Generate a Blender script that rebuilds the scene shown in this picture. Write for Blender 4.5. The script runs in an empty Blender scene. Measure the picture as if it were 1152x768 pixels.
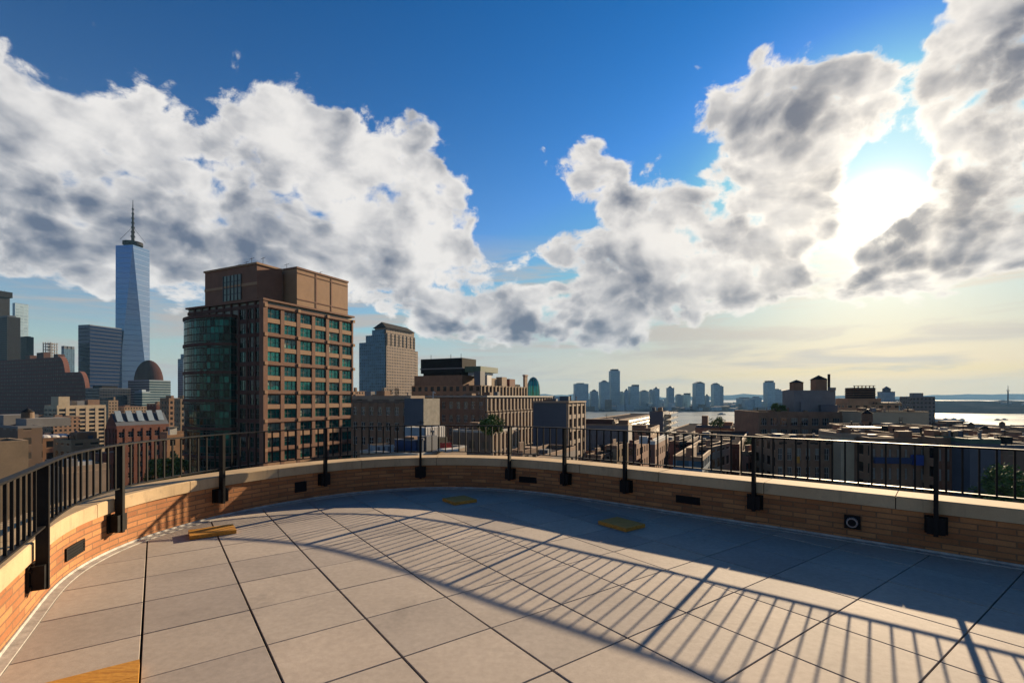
import bpy, math, random
from math import sin, cos, pi, sqrt, atan, atan2, radians as R
from mathutils import Vector
random.seed(7)
SC = bpy.context.scene
COL = SC.collection
F = 552.0; HY = 446.5; EYE = 1.5; G = -58.0          # focal (px of a 1152 wide picture), horizon row, eye height, street level
SUN_AZ = atan(409/552.0); SUN_EL = R(16.6)

# ------------------------------------------------------------------ helpers
def ray(px): return (px-576)/F
def at(px, Y): return (ray(px)*Y, Y)
def zat(py, Y): return EYE + (HY-py)*Y/F
ORG = {}
def tag(o, label=None, cat=None, group=None, kind=None):
    if label: o['label'] = label
    if cat: o['category'] = cat
    if group: o['group'] = group
    if kind: o['kind'] = kind
    return o
def thing(name, label, cat, loc, group=None):
    o = bpy.data.objects.new(name, None); COL.objects.link(o)
    o.location = loc; o.empty_display_size = .2
    ORG[o.name] = Vector(loc)
    return tag(o, label, cat, group)
class MB:
    def __init__(s): s.v=[]; s.f=[]; s.m=[]; s.uv=[]; s.sm=[]
    def face(s, pts, mi=0, uv=None, smooth=False):
        n=len(s.v); s.v += [tuple(p) for p in pts]
        s.f.append(tuple(range(n, n+len(pts)))); s.m.append(mi)
        s.uv += list(uv) if uv else [(p[0]+p[1], p[2]) for p in pts]
        s.sm.append(smooth)
    def prism(s, poly, z0, z1, mi=0, mt=None, bottom=True, uoff=0.0, top=True):
        a=0
        for i in range(len(poly)):
            x,y=poly[i]; a+= x*poly[(i+1)%len(poly)][1]-poly[(i+1)%len(poly)][0]*y
        if a<0: poly=poly[::-1]
        u=uoff; N=len(poly)
        for i in range(N):
            p=poly[i]; q=poly[(i+1)%N]; d=math.dist(p,q)
            s.face([(p[0],p[1],z0),(q[0],q[1],z0),(q[0],q[1],z1),(p[0],p[1],z1)], mi,
                   [(u,z0-G),(u+d,z0-G),(u+d,z1-G),(u,z1-G)]); u+=d
        mt = mi if mt is None else mt
        if top: s.face([(p[0],p[1],z1) for p in poly], mt, [(p[0],p[1]) for p in poly])
        if bottom: s.face([(p[0],p[1],z0) for p in poly[::-1]], mt, [(p[0],p[1]) for p in poly[::-1]])
    def obox(s, c, ax, hx, hy, z0, z1, mi=0, mt=None):     # box centred at c, x axis along unit ax
        ay=(-ax[1],ax[0])
        P=[(c[0]+a*hx*ax[0]+b*hy*ay[0], c[1]+a*hx*ax[1]+b*hy*ay[1]) for a,b in ((-1,-1),(1,-1),(1,1),(-1,1))]
        s.prism(P,z0,z1,mi,mt)
    def box(s, x0,x1,y0,y1,z0,z1,mi=0,mt=None): s.prism([(x0,y0),(x1,y0),(x1,y1),(x0,y1)],z0,z1,mi,mt)
    def tube(s, p, q, r0, r1=None, n=8, mi=0, caps=True):
        p=Vector(p); q=Vector(q); r1=r0 if r1 is None else r1
        d=(q-p).normalized(); a=d.orthogonal().normalized(); b=d.cross(a)
        A=[p+r0*(cos(2*pi*k/n)*a+sin(2*pi*k/n)*b) for k in range(n)]
        B=[q+r1*(cos(2*pi*k/n)*a+sin(2*pi*k/n)*b) for k in range(n)]
        for k in range(n):
            j=(k+1)%n; s.face([A[k],A[j],B[j],B[k]],mi,smooth=n>6)
        if caps:
            s.face(A[::-1],mi); s.face(B,mi)
    def build(s, name, mats, parent=None):
        me=bpy.data.meshes.new(name)
        off=ORG[parent.name] if parent else Vector((0,0,0))
        me.from_pydata([(x-off.x,y-off.y,z-off.z) for x,y,z in s.v],[],s.f)
        if not isinstance(mats,(list,tuple)): mats=[mats]
        for m in mats: me.materials.append(m)
        me.polygons.foreach_set('material_index', s.m)
        me.polygons.foreach_set('use_smooth', s.sm)
        u=me.uv_layers.new(name='UVMap'); u.data.foreach_set('uv',[c for t in s.uv for c in t])
        me.update()
        o=bpy.data.objects.new(name,me); COL.objects.link(o)
        if parent: o.parent=parent
        ORG[o.name]=off
        return o

# ------------------------------------------------------------------ node helper + materials
class NT:
    def __init__(s, tree): s.t=tree; s.n=tree.nodes; s.l=tree.links
    def new(s, typ, **kw):
        n=s.n.new(typ)
        for k,v in kw.items(): setattr(n,k,v)
        return n
    def put(s, sock, val):
        if isinstance(val, bpy.types.NodeSocket): s.l.new(val, sock)
        else: sock.default_value = val
    def m(s, op, a, b=None, c=None, clamp=False):
        n=s.new('ShaderNodeMath', operation=op, use_clamp=clamp); s.put(n.inputs[0],a)
        if b is not None: s.put(n.inputs[1],b)
        if c is not None: s.put(n.inputs[2],c)
        return n.outputs[0]
    def vm(s, op, a, b=None, c=None):
        n=s.new('ShaderNodeVectorMath', operation=op); s.put(n.inputs[0],a)
        if b is not None: s.put(n.inputs[1],b)
        if c is not None: s.put(n.inputs[2],c)
        return n.outputs['Value'] if op in ('DOT_PRODUCT','LENGTH') else n.outputs[0]
    def mix(s, f, a, b, blend='MIX'):
        n=s.new('ShaderNodeMix', data_type='RGBA', blend_type=blend, clamp_factor=True)
        s.put(n.inputs[0],f); s.put(n.inputs[6],a); s.put(n.inputs[7],b); return n.outputs[2]
    def ss(s, x, a, b, lo=0.0, hi=1.0):
        n=s.new('ShaderNodeMapRange', interpolation_type='SMOOTHSTEP'); s.put(n.inputs[0],x)
        n.inputs[1].default_value=a; n.inputs[2].default_value=b; n.inputs[3].default_value=lo; n.inputs[4].default_value=hi
        return n.outputs[0]
    def noise(s, vec, scale, detail=4, rough=.55, dist=0.0, dim='3D'):
        n=s.new('ShaderNodeTexNoise', noise_dimensions=dim); 
        if vec is not None: s.put(n.inputs['Vector'],vec)
        n.inputs['Scale'].default_value=scale; n.inputs['Detail'].default_value=detail
        n.inputs['Roughness'].default_value=rough; n.inputs['Distortion'].default_value=dist
        return n.outputs['Fac']
    def ramp(s, f, stops):
        n=s.new('ShaderNodeValToRGB'); s.put(n.inputs[0],f); e=n.color_ramp.elements
        while len(e)<len(stops): e.new(.5)
        for i,(p,c) in enumerate(stops): e[i].position=p; e[i].color=(*c,1)
        return n.outputs[0]
def c4(c): return (*c,1)
def base(name, rough=.7, metal=0.0, spec=.5):
    m=bpy.data.materials.new(name); m.use_nodes=True; t=NT(m.node_tree)
    b=m.node_tree.nodes['Principled BSDF']; b.inputs['Roughness'].default_value=rough; b.inputs['Metallic'].default_value=metal
    b.inputs['Specular IOR Level'].default_value=spec
    return m,t,b
def bump(t,b,h,strength=.3,dist=.01):
    n=t.new('ShaderNodeBump'); n.inputs['Strength'].default_value=strength; n.inputs['Distance'].default_value=dist
    t.put(n.inputs['Height'],h); t.l.new(n.outputs[0], b.inputs['Normal'])
KA=1.0
def mat(name, col, rough=.7, metal=0.0, var=.25, scale=1.0, bmp=0.0, spec=.5):
    col=tuple(x*KA for x in col)
    m,t,b=base(name,rough,metal,spec)
    tc=t.new('ShaderNodeTexCoord').outputs['Object']
    n=t.noise(tc,scale,6,.6); n2=t.noise(tc,scale*7,4,.6)
    f=t.m('ADD',t.m('MULTIPLY',n,.7),t.m('MULTIPLY',n2,.3))
    lo=tuple(x*(1-var) for x in col); hi=tuple(min(1,x*(1+var)) for x in col)
    t.l.new(t.ramp(f,[(.3,lo),(.7,hi)]), b.inputs['Base Color'])
    if bmp: bump(t,b,n2,bmp,.01)
    return m
FM={}
def facade(name, wall, glass, bay=3.0, floor=3.6, ww=.55, wh=.5, rough=.25, gvar=.5, wvar=.18, spec=.6, wmetal=0.0, lit=None):
    """wall with a window grid from metre UVs; every pane has its own tint"""
    wall=tuple(x*KA for x in wall); glass=tuple(x*KA for x in glass)
    m,t,b=base(name,.8,0,.5*spec)
    uv=t.new('ShaderNodeUVMap').outputs[0]
    sx=t.new('ShaderNodeSeparateXYZ'); t.l.new(uv,sx.inputs[0])
    u=t.m('DIVIDE',sx.outputs[0],bay); v=t.m('DIVIDE',sx.outputs[1],floor)
    fu=t.m('FRACT',u); fv=t.m('FRACT',v)
    du=t.m('ABSOLUTE',t.m('SUBTRACT',fu,.5)); dv=t.m('ABSOLUTE',t.m('SUBTRACT',fv,.5))
    mu=t.m('LESS_THAN',du,ww/2); mv=t.m('LESS_THAN',dv,wh/2); mk=t.m('MULTIPLY',mu,mv)
    cell=t.new('ShaderNodeCombineXYZ'); t.l.new(t.m('FLOOR',u),cell.inputs[0]); t.l.new(t.m('FLOOR',v),cell.inputs[1])
    wn=t.new('ShaderNodeTexWhiteNoise'); t.l.new(cell.outputs[0],wn.inputs[0])
    g0=tuple(x*(1-gvar) for x in glass); g1=tuple(x*(1+gvar*1.2) for x in glass)
    gc=t.ramp(wn.outputs[0],[(0,g0),(.7,glass),(1,g1)])
    tc=t.new('ShaderNodeTexCoord').outputs['Object']
    wf=t.noise(tc,.15,5,.65)
    wc=t.ramp(wf,[(.3,tuple(x*(1-wvar) for x in wall)),(.7,tuple(x*(1+wvar) for x in wall))])
    # a sill line under each window
    sill=t.m('MULTIPLY',mu,t.m('LESS_THAN',t.m('ABSOLUTE',t.m('SUBTRACT',fv,.5-wh/2-.04)),.035))
    wc=t.mix(sill,wc,c4(tuple(min(1,x*1.35) for x in wall)))
    t.l.new(t.mix(mk,wc,gc),b.inputs['Base Color'])
    t.l.new(t.m('MULTIPLY_ADD',mk,rough-.8,.8),b.inputs['Roughness'])
    t.l.new(t.m('MULTIPLY',mk,.5),b.inputs['Metallic'])
    bump(t,b,t.m('SUBTRACT',1.0,mk),.6,.15)
    return m

def brick_mat(name, c1, c2, mortar, bw=.25, rh=.055, ms=.006, extra=True):
    m,t,b=base(name,.85,0,.3)
    uv=t.new('ShaderNodeUVMap').outputs[0]
    n=t.new('ShaderNodeTexBrick'); t.l.new(uv,n.inputs['Vector'])
    n.inputs['Scale'].default_value=1; n.inputs['Brick Width'].default_value=bw; n.inputs['Row Height'].default_value=rh
    n.inputs['Mortar Size'].default_value=ms; n.inputs['Mortar Smooth'].default_value=.1; n.offset=.5
    n.inputs['Color1'].default_value=c4(c1); n.inputs['Color2'].default_value=c4(c2); n.inputs['Mortar'].default_value=c4(mortar)
    n.inputs['Bias'].default_value=-.1
    nz=t.noise(uv,3,6,.65); nf=t.noise(uv,60,4,.6)
    col=t.mix(.45,n.outputs['Color'],t.ramp(nz,[(.3,(.55,.5,.45)),(.7,(1.25,1.15,1.05))]),'MULTIPLY')
    col=t.mix(.3,col,t.ramp(nf,[(.3,(.5,.5,.5)),(.7,(1.2,1.2,1.2))]),'MULTIPLY')
    if extra:                                           # pale lime bloom in patches
        ef=t.ss(t.noise(uv,1.6,5,.7,.4),.66,.78,0,.5)
        col=t.mix(ef,col,(.34,.28,.2,1))
    t.l.new(col,b.inputs['Base Color'])
    h=t.m('ADD',t.m('MULTIPLY',n.outputs['Fac'],-1.0),t.m('MULTIPLY',nf,.25))
    bump(t,b,h,.8,.006)
    return m

# ------------------------------------------------------------------ terrace outline (metres), fitted to the parapet foot
raw=[(-.9,.2),(-1.45,1.05),(-1.983,1.90),(-2.26,2.34),(-2.44,2.62),(-2.56,2.95),(-2.615,3.30),(-2.585,3.63),(-2.49,3.98),(-2.31,4.35),(-2.06,4.70),(-1.75,5.0),
     (-1.39,5.23),(-.985,5.36),(-.546,5.375),(-.12,5.28),(.22,5.13),(.62,4.86),(.97,4.58),(1.35,4.26),(1.72,3.97),(2.06,3.69),(2.38,3.42),
     (2.70,3.14),(3.02,2.85),(3.6,2.30),(4.3,1.62),(5.2,.7),(6.0,-.15)]
raw=[(x*EYE,y*EYE) for x,y in raw]
def catmull(P, step=.03):
    out=[]
    for i in range(len(P)-1):
        p0=P[max(i-1,0)];p1=P[i];p2=P[i+1];p3=P[min(i+2,len(P)-1)]
        n=max(2,int(math.dist(p1,p2)/step))
        for k in range(n):
            t=k/n
            out.append(tuple(.5*((2*p1[j])+(-p0[j]+p2[j])*t+(2*p0[j]-5*p1[j]+4*p2[j]-p3[j])*t*t+(-p0[j]+3*p1[j]-3*p2[j]+p3[j])*t**3) for j in (0,1)))
    out.append(P[-1]); return out
def resample(P, step):
    out=[P[0]]; acc=0
    for i in range(1,len(P)):
        d=math.dist(P[i-1],P[i])
        while acc+d>=step:
            k=(step-acc)/d; q=(P[i-1][0]+(P[i][0]-P[i-1][0])*k, P[i-1][1]+(P[i][1]-P[i-1][1])*k)
            out.append(q); P=P[:i-1]+[q]+P[i:]; 
            d=math.dist(q,P[i]); acc=0
            P[i-1]=q
        acc+=d
    return out
CV=resample(catmull(raw),.06)
for _ in range(60):                                     # smooth
    CV=[CV[0]]+[((CV[i-1][0]+2*CV[i][0]+CV[i+1][0])/4,(CV[i-1][1]+2*CV[i][1]+CV[i+1][1])/4) for i in range(1,len(CV)-1)]+[CV[-1]]
NC=len(CV)
def nrm(i):                                             # outward (left of travel: travel goes left side -> apex -> right)
    a=CV[max(i-1,0)]; b=CV[min(i+1,NC-1)]; d=math.dist(a,b); tx,ty=(b[0]-a[0])/d,(b[1]-a[1])/d
    return (-ty,tx),(tx,ty)
NR=[nrm(i) for i in range(NC)]
def off(d): return [(CV[i][0]+NR[i][0][0]*d, CV[i][1]+NR[i][0][1]*d) for i in range(NC)]
ARC=[0]
for i in range(1,NC): ARC.append(ARC[-1]+math.dist(CV[i-1],CV[i]))
def sweep(mb, prof, i0=0, i1=None, closed=True, mi=0, g0=0.0, g1=0.0):
    """prof: (offset outward, z) points counter-clockwise; swept along the outline from i0 to i1"""
    i1=NC-1 if i1 is None else i1
    rings=[]
    for i in range(i0,i1+1):
        n,t=NR[i]; sh = g0 if i==i0 else (-g1 if i==i1 else 0)
        rings.append([(CV[i][0]+n[0]*o+t[0]*sh, CV[i][1]+n[1]*o+t[1]*sh, z) for o,z in prof])
    K=len(prof); per=[0]
    for k in range(K): per.append(per[-1]+math.dist(prof[k],prof[(k+1)%K]))
    for r in range(len(rings)-1):
        s0,s1=ARC[i0+r],ARC[i0+r+1]
        for k in range(K):
            j=(k+1)%K
            hz = abs(prof[k][1]-prof[j][1])>abs(prof[k][0]-prof[j][0])
            v0,v1=(prof[k][1],prof[j][1]) if hz else (prof[k][0],prof[j][0])
            mb.face([rings[r][k],rings[r+1][k],rings[r+1][j],rings[r][j]],mi,[(s0,v0),(s1,v0),(s1,v1),(s0,v1)],smooth=False)
    mb.face(rings[0],mi); mb.face(rings[-1][::-1],mi)
def hit(px, d):                                         # where the ray of picture column px meets the outline offset by d
    P=off(d); r=ray(px)
    best=None
    for i in range(NC-1):
        a=P[i]; b=P[i+1]
        fa=a[0]-r*a[1]; fb=b[0]-r*b[1]
        if fa*fb<=0 and a[1]>.5:
            best=i+ (abs(fa)/(abs(fa)+abs(fb)+1e-9)); 
    return best

# terrace materials
m_tile,t,b=base('concrete_paver',.82,0,.35)
tc=t.new('ShaderNodeTexCoord').outputs['Object']
gi=t.new('ShaderNodeNewGeometry')
n1=t.noise(tc,1.3,6,.6); n2=t.noise(tc,22,5,.6); n3=t.noise(tc,240,3,.7)
col=t.ramp(n1,[(.3,(.305,.268,.232)),(.7,(.39,.344,.298))])
col=t.mix(.35,col,t.ramp(n2,[(.35,(.72,.70,.68)),(.65,(1.15,1.14,1.12))]),'MULTIPLY')
col=t.mix(.5,col,t.ramp(n3,[(.3,(.65,.65,.65)),(.7,(1.25,1.25,1.25))]),'MULTIPLY')
col=t.mix(1.0,col,t.ramp(gi.outputs['Random Per Island'],[(0,(.80,.80,.82)),(.5,(1,.99,.97)),(1,(1.13,1.09,1.04))]),'MULTIPLY')
st=t.ss(t.noise(tc,.9,8,.72,.8),.54,.72,0,.38)
col=t.mix(st,col,(.14,.125,.11,1))
sp=t.ss(t.noise(tc,9,2,.5),.78,.82,0,.35); col=t.mix(sp,col,(.40,.37,.33,1))
t.l.new(col,b.inputs['Base Color']); bump(t,b,n3,.25,.002)
m_under=mat('dark_joint_bed',(.03,.03,.03),.95)  # dark bed showing through the open paver joints
m_brick=brick_mat('tan_brick',(.42,.19,.075),(.24,.095,.038),(.19,.105,.055))
m_stone,t,b=base('cast_stone',.85,0,.15)
tc=t.new('ShaderNodeTexCoord').outputs['Object']; uv=t.new('ShaderNodeUVMap').outputs[0]
n1=t.noise(tc,2.2,6,.6); n2=t.noise(tc,130,4,.6); n3=t.noise(tc,9,5,.6,.5)
col=t.ramp(n1,[(.3,(.36,.262,.155)),(.7,(.47,.35,.215))]); col=t.mix(.3,col,t.ramp(n2,[(.3,(.7,.7,.7)),(.7,(1.2,1.2,1.2))]),'MULTIPLY')
mpp=t.new('ShaderNodeMapping'); t.l.new(uv,mpp.inputs[0]); mpp.inputs['Scale'].default_value=(9,1.2,1)
col=t.mix(t.ss(t.noise(mpp.outputs[0],1.5,5,.65),.52,.70,0,.35),col,(.16,.125,.085,1))
col=t.mix(t.ss(n3,.55,.75,0,.45),col,(.2,.16,.115,1))
t.l.new(col,b.inputs['Base Color']); bump(t,b,n2,.2,.003)
m_black,t,b=base('black_rail_paint',.55,0,.12); tc=t.new('ShaderNodeTexCoord').outputs['Object']
n=t.noise(tc,14,5,.6); t.l.new(t.ramp(n,[(.3,(.006,.006,.0065)),(.7,(.014,.013,.0125))]),b.inputs['Base Color']); t.l.new(t.m('MULTIPLY_ADD',n,.3,.4),b.inputs['Roughness'])
m_strip=mat('zinc_flashing',(.30,.285,.26),.7,.1,.45,9,.2)
m_dark=mat('dark_vent',(.012,.012,.013),.8,0,.25,1,0,.1)
m_steel=mat('grey_metal',(.22,.22,.23),.4,.6,.2,8)
m_yel,t,b=base('yellow_board',.7,0,.4); tc=t.new('ShaderNodeTexCoord').outputs['Object']
w=t.new('ShaderNodeMapping'); t.l.new(tc,w.inputs[0]); w.inputs['Scale'].default_value=(3,30,30); w.inputs['Rotation'].default_value=(0,0,R(-54))
n1=t.noise(w.outputs[0],2.2,5,.6,1.0); n2=t.noise(tc,50,4,.6)
col=t.ramp(n1,[(.3,(.30,.125,.015)),(.5,(.44,.205,.025)),(.7,(.54,.28,.045))]); col=t.mix(.35,col,t.ramp(n2,[(.3,(.6,.55,.5)),(.7,(1.2,1.2,1.1))]),'MULTIPLY')
t.l.new(col,b.inputs['Base Color']); bump(t,b,n2,.3,.003)

# floor: pavers clipped to the (convex) outline; one sheet of the setting
TS=.408*EYE; A=(.809,.588); B=(-.588,.809); a0=-.046*EYE; b0=.551*EYE
inner=off(-.075)
def clip(poly):
    c=(sum(p[0] for p in poly)/4,sum(p[1] for p in poly)/4)
    dm=min(math.dist(c,q) for q in inner)
    for i in range(0,NC-4,4):
        p=inner[i]; q=inner[i+4]
        if dm<.7 and min(math.dist(c,p),math.dist(c,q))>1.2: continue
        if dm>=.7 and i%16: continue
        ex,ey=q[0]-p[0],q[1]-p[1]
        out=[]
        for k in range(len(poly)):
            a=poly[k]; b=poly[(k+1)%len(poly)]
            da=ex*(a[1]-p[1])-ey*(a[0]-p[0]); db=ex*(b[1]-p[1])-ey*(b[0]-p[0])   # <0 = inside
            if da<=0: out.append(a)
            if (da<0 and db>0) or (da>0 and db<0):
                s=da/(da-db); out.append((a[0]+(b[0]-a[0])*s,a[1]+(b[1]-a[1])*s))
        poly=out
        if len(poly)<3: return None
    return poly
mb=MB(); ga=.0065; gb=.0042
for i in range(-9,14):
    for j in range(-12,14):
        x0=a0+i*TS+ga; x1=a0+(i+1)*TS-ga; y0=b0+j*TS+gb; y1=b0+(j+1)*TS-gb
        c=[(u*A[0]+v*B[0],u*A[1]+v*B[1]) for u,v in ((x0,y0),(x1,y0),(x1,y1),(x0,y1))]
        if min(p[1] for p in c)<-1.5: continue
        p=clip(c)
        if not p or len(p)<3: continue
        dz=random.uniform(-.0015,.0015)
        # bevelled top edge
        cx=sum(q[0] for q in p)/len(p); cy=sum(q[1] for q in p)/len(p)
        ins=[(q[0]+(cx-q[0])*.006,q[1]+(cy-q[1])*.006) for q in p]
        n=len(mb.v); K=len(p)
        mb.v+= [(q[0],q[1],-.045) for q in p]+[(q[0],q[1],dz-.003) for q in p]+[(q[0],q[1],dz) for q in ins]
        for k in range(K):
            l=(k+1)%K
            for r in (0,1):
                mb.f.append((n+r*K+k,n+r*K+l,n+(r+1)*K+l,n+(r+1)*K+k)); mb.m.append(0); mb.sm.append(False); mb.uv+=[(0,0)]*4
        mb.f.append(tuple(n+2*K+k for k in range(K))); mb.m.append(0); mb.sm.append(False); mb.uv+=[(0,0)]*K
tag(mb.build('terrace_floor',m_tile),kind='structure')
mb=MB(); P=off(.05); mb.face([(x,y,-.05) for x,y in P]+[(9,-1.6,-.05),(-1.3,-1.6,-.05)])
tag(mb.build('terrace_deck',m_under),kind='structure')

# parapet wall (> coping stones, flashing, vents, outlet)
c=CV[NC//2]
wall=thing('parapet_wall','curved tan brick parapet with cream stone coping enclosing the paved terrace','parapet',(c[0],c[1],0))
mb=MB(); sweep(mb,[(0,-.3),(.32,-.3),(.32,.385),(0,.385)][::-1]); mb.build('brick_wall',m_brick,wall)
mb=MB(); sweep(mb,[(-.075,-.03),(-.002,-.03),(-.002,.03),(-.012,.03),(-.016,.012),(-.075,.008)][::-1]); mb.build('flashing',m_strip,wall)
# coping joints: picture columns where stone joints show, then filled in at about 1.25 m
js=[]; s=ARC[int(hit(1016,0))]
while s>.3: s-=1.22
while s<ARC[-1]: js.append(s); s+=1.22
idx=[0]+[min(range(NC),key=lambda i:abs(ARC[i]-q)) for q in js if .3<q<ARC[-1]-.3]+[NC-1]
for a,b2 in zip(idx[:-1],idx[1:]):
    if b2-a<2: continue
    mb=MB(); z=random.uniform(-.0015,.0015)
    sweep(mb,[(-.022,.388),(.40,.388),(.40,.50+z),(.394,.508+z),(-.014,.514+z),(-.022,.506+z)][::-1],a,b2,g0=.004,g1=.004)
    mb.build('coping_stone',m_stone,wall)
mb=MB(); sweep(mb,[(.0,.3852),(.3,.3852),(.3,.5),(.0,.5)][::-1]); mb.build('coping_bed',m_dark,wall)
def onwall(px,d=0.0):
    f=hit(px,d); i=int(f); P=off(d); k=f-i
    p=(P[i][0]+(P[i+1][0]-P[i][0])*k,P[i][1]+(P[i+1][1]-P[i][1])*k); return p,NR[i][0],NR[i][1]
def vent(px,z0,z1,w):
    p,n,tg=onwall(px)
    mb=MB(); cc=(p[0]-n[0]*.004,p[1]-n[1]*.004); mb.obox(cc,tg,w/2,.008,z0,z1)
    o=mb.build('wall_vent',m_dark,wall)
    mb=MB(); e=.014
    for zz in ((z0-e,z0),(z1,z1+e)): mb.obox((p[0]-n[0]*.006,p[1]-n[1]*.006),tg,w/2+e,.012,*zz)
    for s in (-1,1): mb.obox((p[0]-n[0]*.006+tg[0]*s*(w/2+e/2),p[1]-n[1]*.006+tg[1]*s*(w/2+e/2)),tg,e/2,.012,z0,z1)
    mb.build('frame',m_black,o)
    mb=MB()
    for k in range(3):
        zc=z0+(z1-z0)*(k+.5)/3; mb.obox((p[0]-n[0]*.013,p[1]-n[1]*.013),tg,w/2,.004,zc-.004,zc+.004)
    mb.build('louvre',m_dark,o)
vent(83,.155,.235,.30); vent(338,.15,.27,.14); vent(594,.17,.235,.27); vent(774,.165,.23,.27)
p,n,tg=onwall(959)
mb=MB(); mb.obox((p[0]-n[0]*.01,p[1]-n[1]*.01),tg,.070,.012,.125,.265); o=mb.build('drain_outlet',m_dark,wall)
mb=MB(); mb.tube((p[0]-n[0]*.02,p[1]-n[1]*.02,.195),(p[0]-n[0]*.05,p[1]-n[1]*.05,.195),.055,.05,20); mb.build('pipe_mouth',m_steel,o)
mb=MB(); mb.tube((p[0]-n[0]*.051,p[1]-n[1]*.051,.195),(p[0]-n[0]*.054,p[1]-n[1]*.054,.195),.036,.036,20); mb.build('bore_shade_disc',m_dark,o)  # near-black disc stands in for the shade inside the pipe

# railing
RO=-.068; RT=1.045; RB=.615
rail=thing('terrace_railing','black metal railing with thin balusters fixed around the curved parapet','railing',(c[0],c[1],0))
i0=5; i1=NC-5
mb=MB(); sweep(mb,[(RO-.026,RT-.014),(RO+.026,RT-.014),(RO+.026,RT-.002),(RO+.022,RT),(RO-.022,RT),(RO-.026,RT-.002)][::-1],i0,i1); mb.build('top_rail',m_black,rail)
mb=MB(); sweep(mb,[(RO-.019,RB-.006),(RO+.019,RB-.006),(RO+.019,RB+.006),(RO-.019,RB+.006)][::-1],i0,i1); mb.build('bottom_rail',m_black,rail)
posts=[]
for px in (-60,48,135,250,366,473,573,635,703,848,1053,1290):
    f=hit(px,RO)
    if f is None: continue
    p,n,tg=onwall(px,RO); posts.append(ARC[int(f)])
    mb=MB(); mb.obox(p,tg,.018,.034,.185,RT-.0145); o=mb.build('post',m_black,rail)
    w0=(p[0]+n[0]*(-RO-.010),p[1]+n[1]*(-RO-.010))
    mb=MB(); mb.obox(w0,tg,.086,.007,.195,.365); pl=mb.build('wall_plate',m_black,o)
    mb=MB(); mb.obox((p[0]+n[0]*.012,p[1]+n[1]*.012),tg,.068,.034,.200,.360); mb.build('bracket',m_black,o)
    for s in (-1,1):
        for zz in (.225,.335):
            q=(w0[0]+tg[0]*s*.077,w0[1]+tg[1]*s*.077); mb=MB()
            mb.tube((q[0]-n[0]*.007,q[1]-n[1]*.007,zz),(q[0]-n[0]*.018,q[1]-n[1]*.018,zz),.011,.011,6)
            mb.build('bolt',m_black,o)
RP=off(RO)
bal=[]; s=.35; step=.113
while s<ARC[-1]-.35:
    if all(abs(s-q)>.045 for q in posts):
        i=min(range(NC),key=lambda k:abs(ARC[k]-s)); bal.append((ARC[i],s,i))
    s+=step
def balmesh(mb,s,i):
    j=min(i+1,NC-1) ; k=s-ARC[i]; p=RP[i]; tg=NR[i][1]; q=(p[0]+tg[0]*k,p[1]+tg[1]*k)
    mb.obox(q,tg,.0078,.0078,RB+.0062,RT-.0143)
vis=[x for x in bal if RP[x[2]][1]>1.0 and abs(RP[x[2]][0]/RP[x[2]][1])<1.08]
vis.sort(key=lambda x: math.hypot(*RP[x[2]])); big=set(x[1] for x in vis[:100])
rest=MB()
for _,s,i in bal:
    if s in big:
        mb=MB(); balmesh(mb,s,i); mb.build('baluster',m_black,rail)
    else: balmesh(rest,s,i)
tag(rest.build('balusters',m_black,rail),kind='stuff')

# yellow boards on the pavers
def board(px,py,da,db,label,hh=.045):
    Y=F*EYE/(py-HY); cx,cy=ray(px)*Y,Y                        # near corner of the board on the floor
    o=thing('wooden_board',label,'board',(cx,cy,0),'yellow boards lying on the pavers')
    a=(cx,cy); P=[a,(a[0]+A[0]*da,a[1]+A[1]*da),(a[0]+A[0]*da+B[0]*db,a[1]+A[1]*da+B[1]*db),(a[0]+B[0]*db,a[1]+B[1]*db)]
    mid=.5
    for k in (0,1):                                            # two planks side by side
        f0,f1=(0.0,.496) if k==0 else (.504,1.0)
        q=[(a[0]+A[0]*u*da+B[0]*v*db,a[1]+A[1]*u*da+B[1]*v*db) for u,v in ((0,f0),(1,f0),(1,f1),(0,f1))]
        mb=MB(); mb.prism(q,.0035,hh); pb=mb.build('plank',m_yel,o)
        mod=pb.modifiers.new('edge','BEVEL'); mod.width=.003; mod.segments=2
board(213.5,607.5,.43,.30,'yellow wooden board in the sunlight at the foot of the left parapet')
board(511.5,568.5,.36,.36,'yellow wooden board in the shade below the far curve of the parapet')
board(704,598.5,.33,.42,'yellow wooden board in the shade right of centre on the pavers')
Y=F*EYE/(750-HY); cx,cy=ray(157)*Y,Y
board(576+F*(cx-A[0]*.42-B[0]*.40)/(cy-A[1]*.42-B[1]*.40), HY+F*EYE/(cy-A[1]*.42-B[1]*.40), .42,.40,'large yellow wooden board cut off by the bottom left edge')

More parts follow.
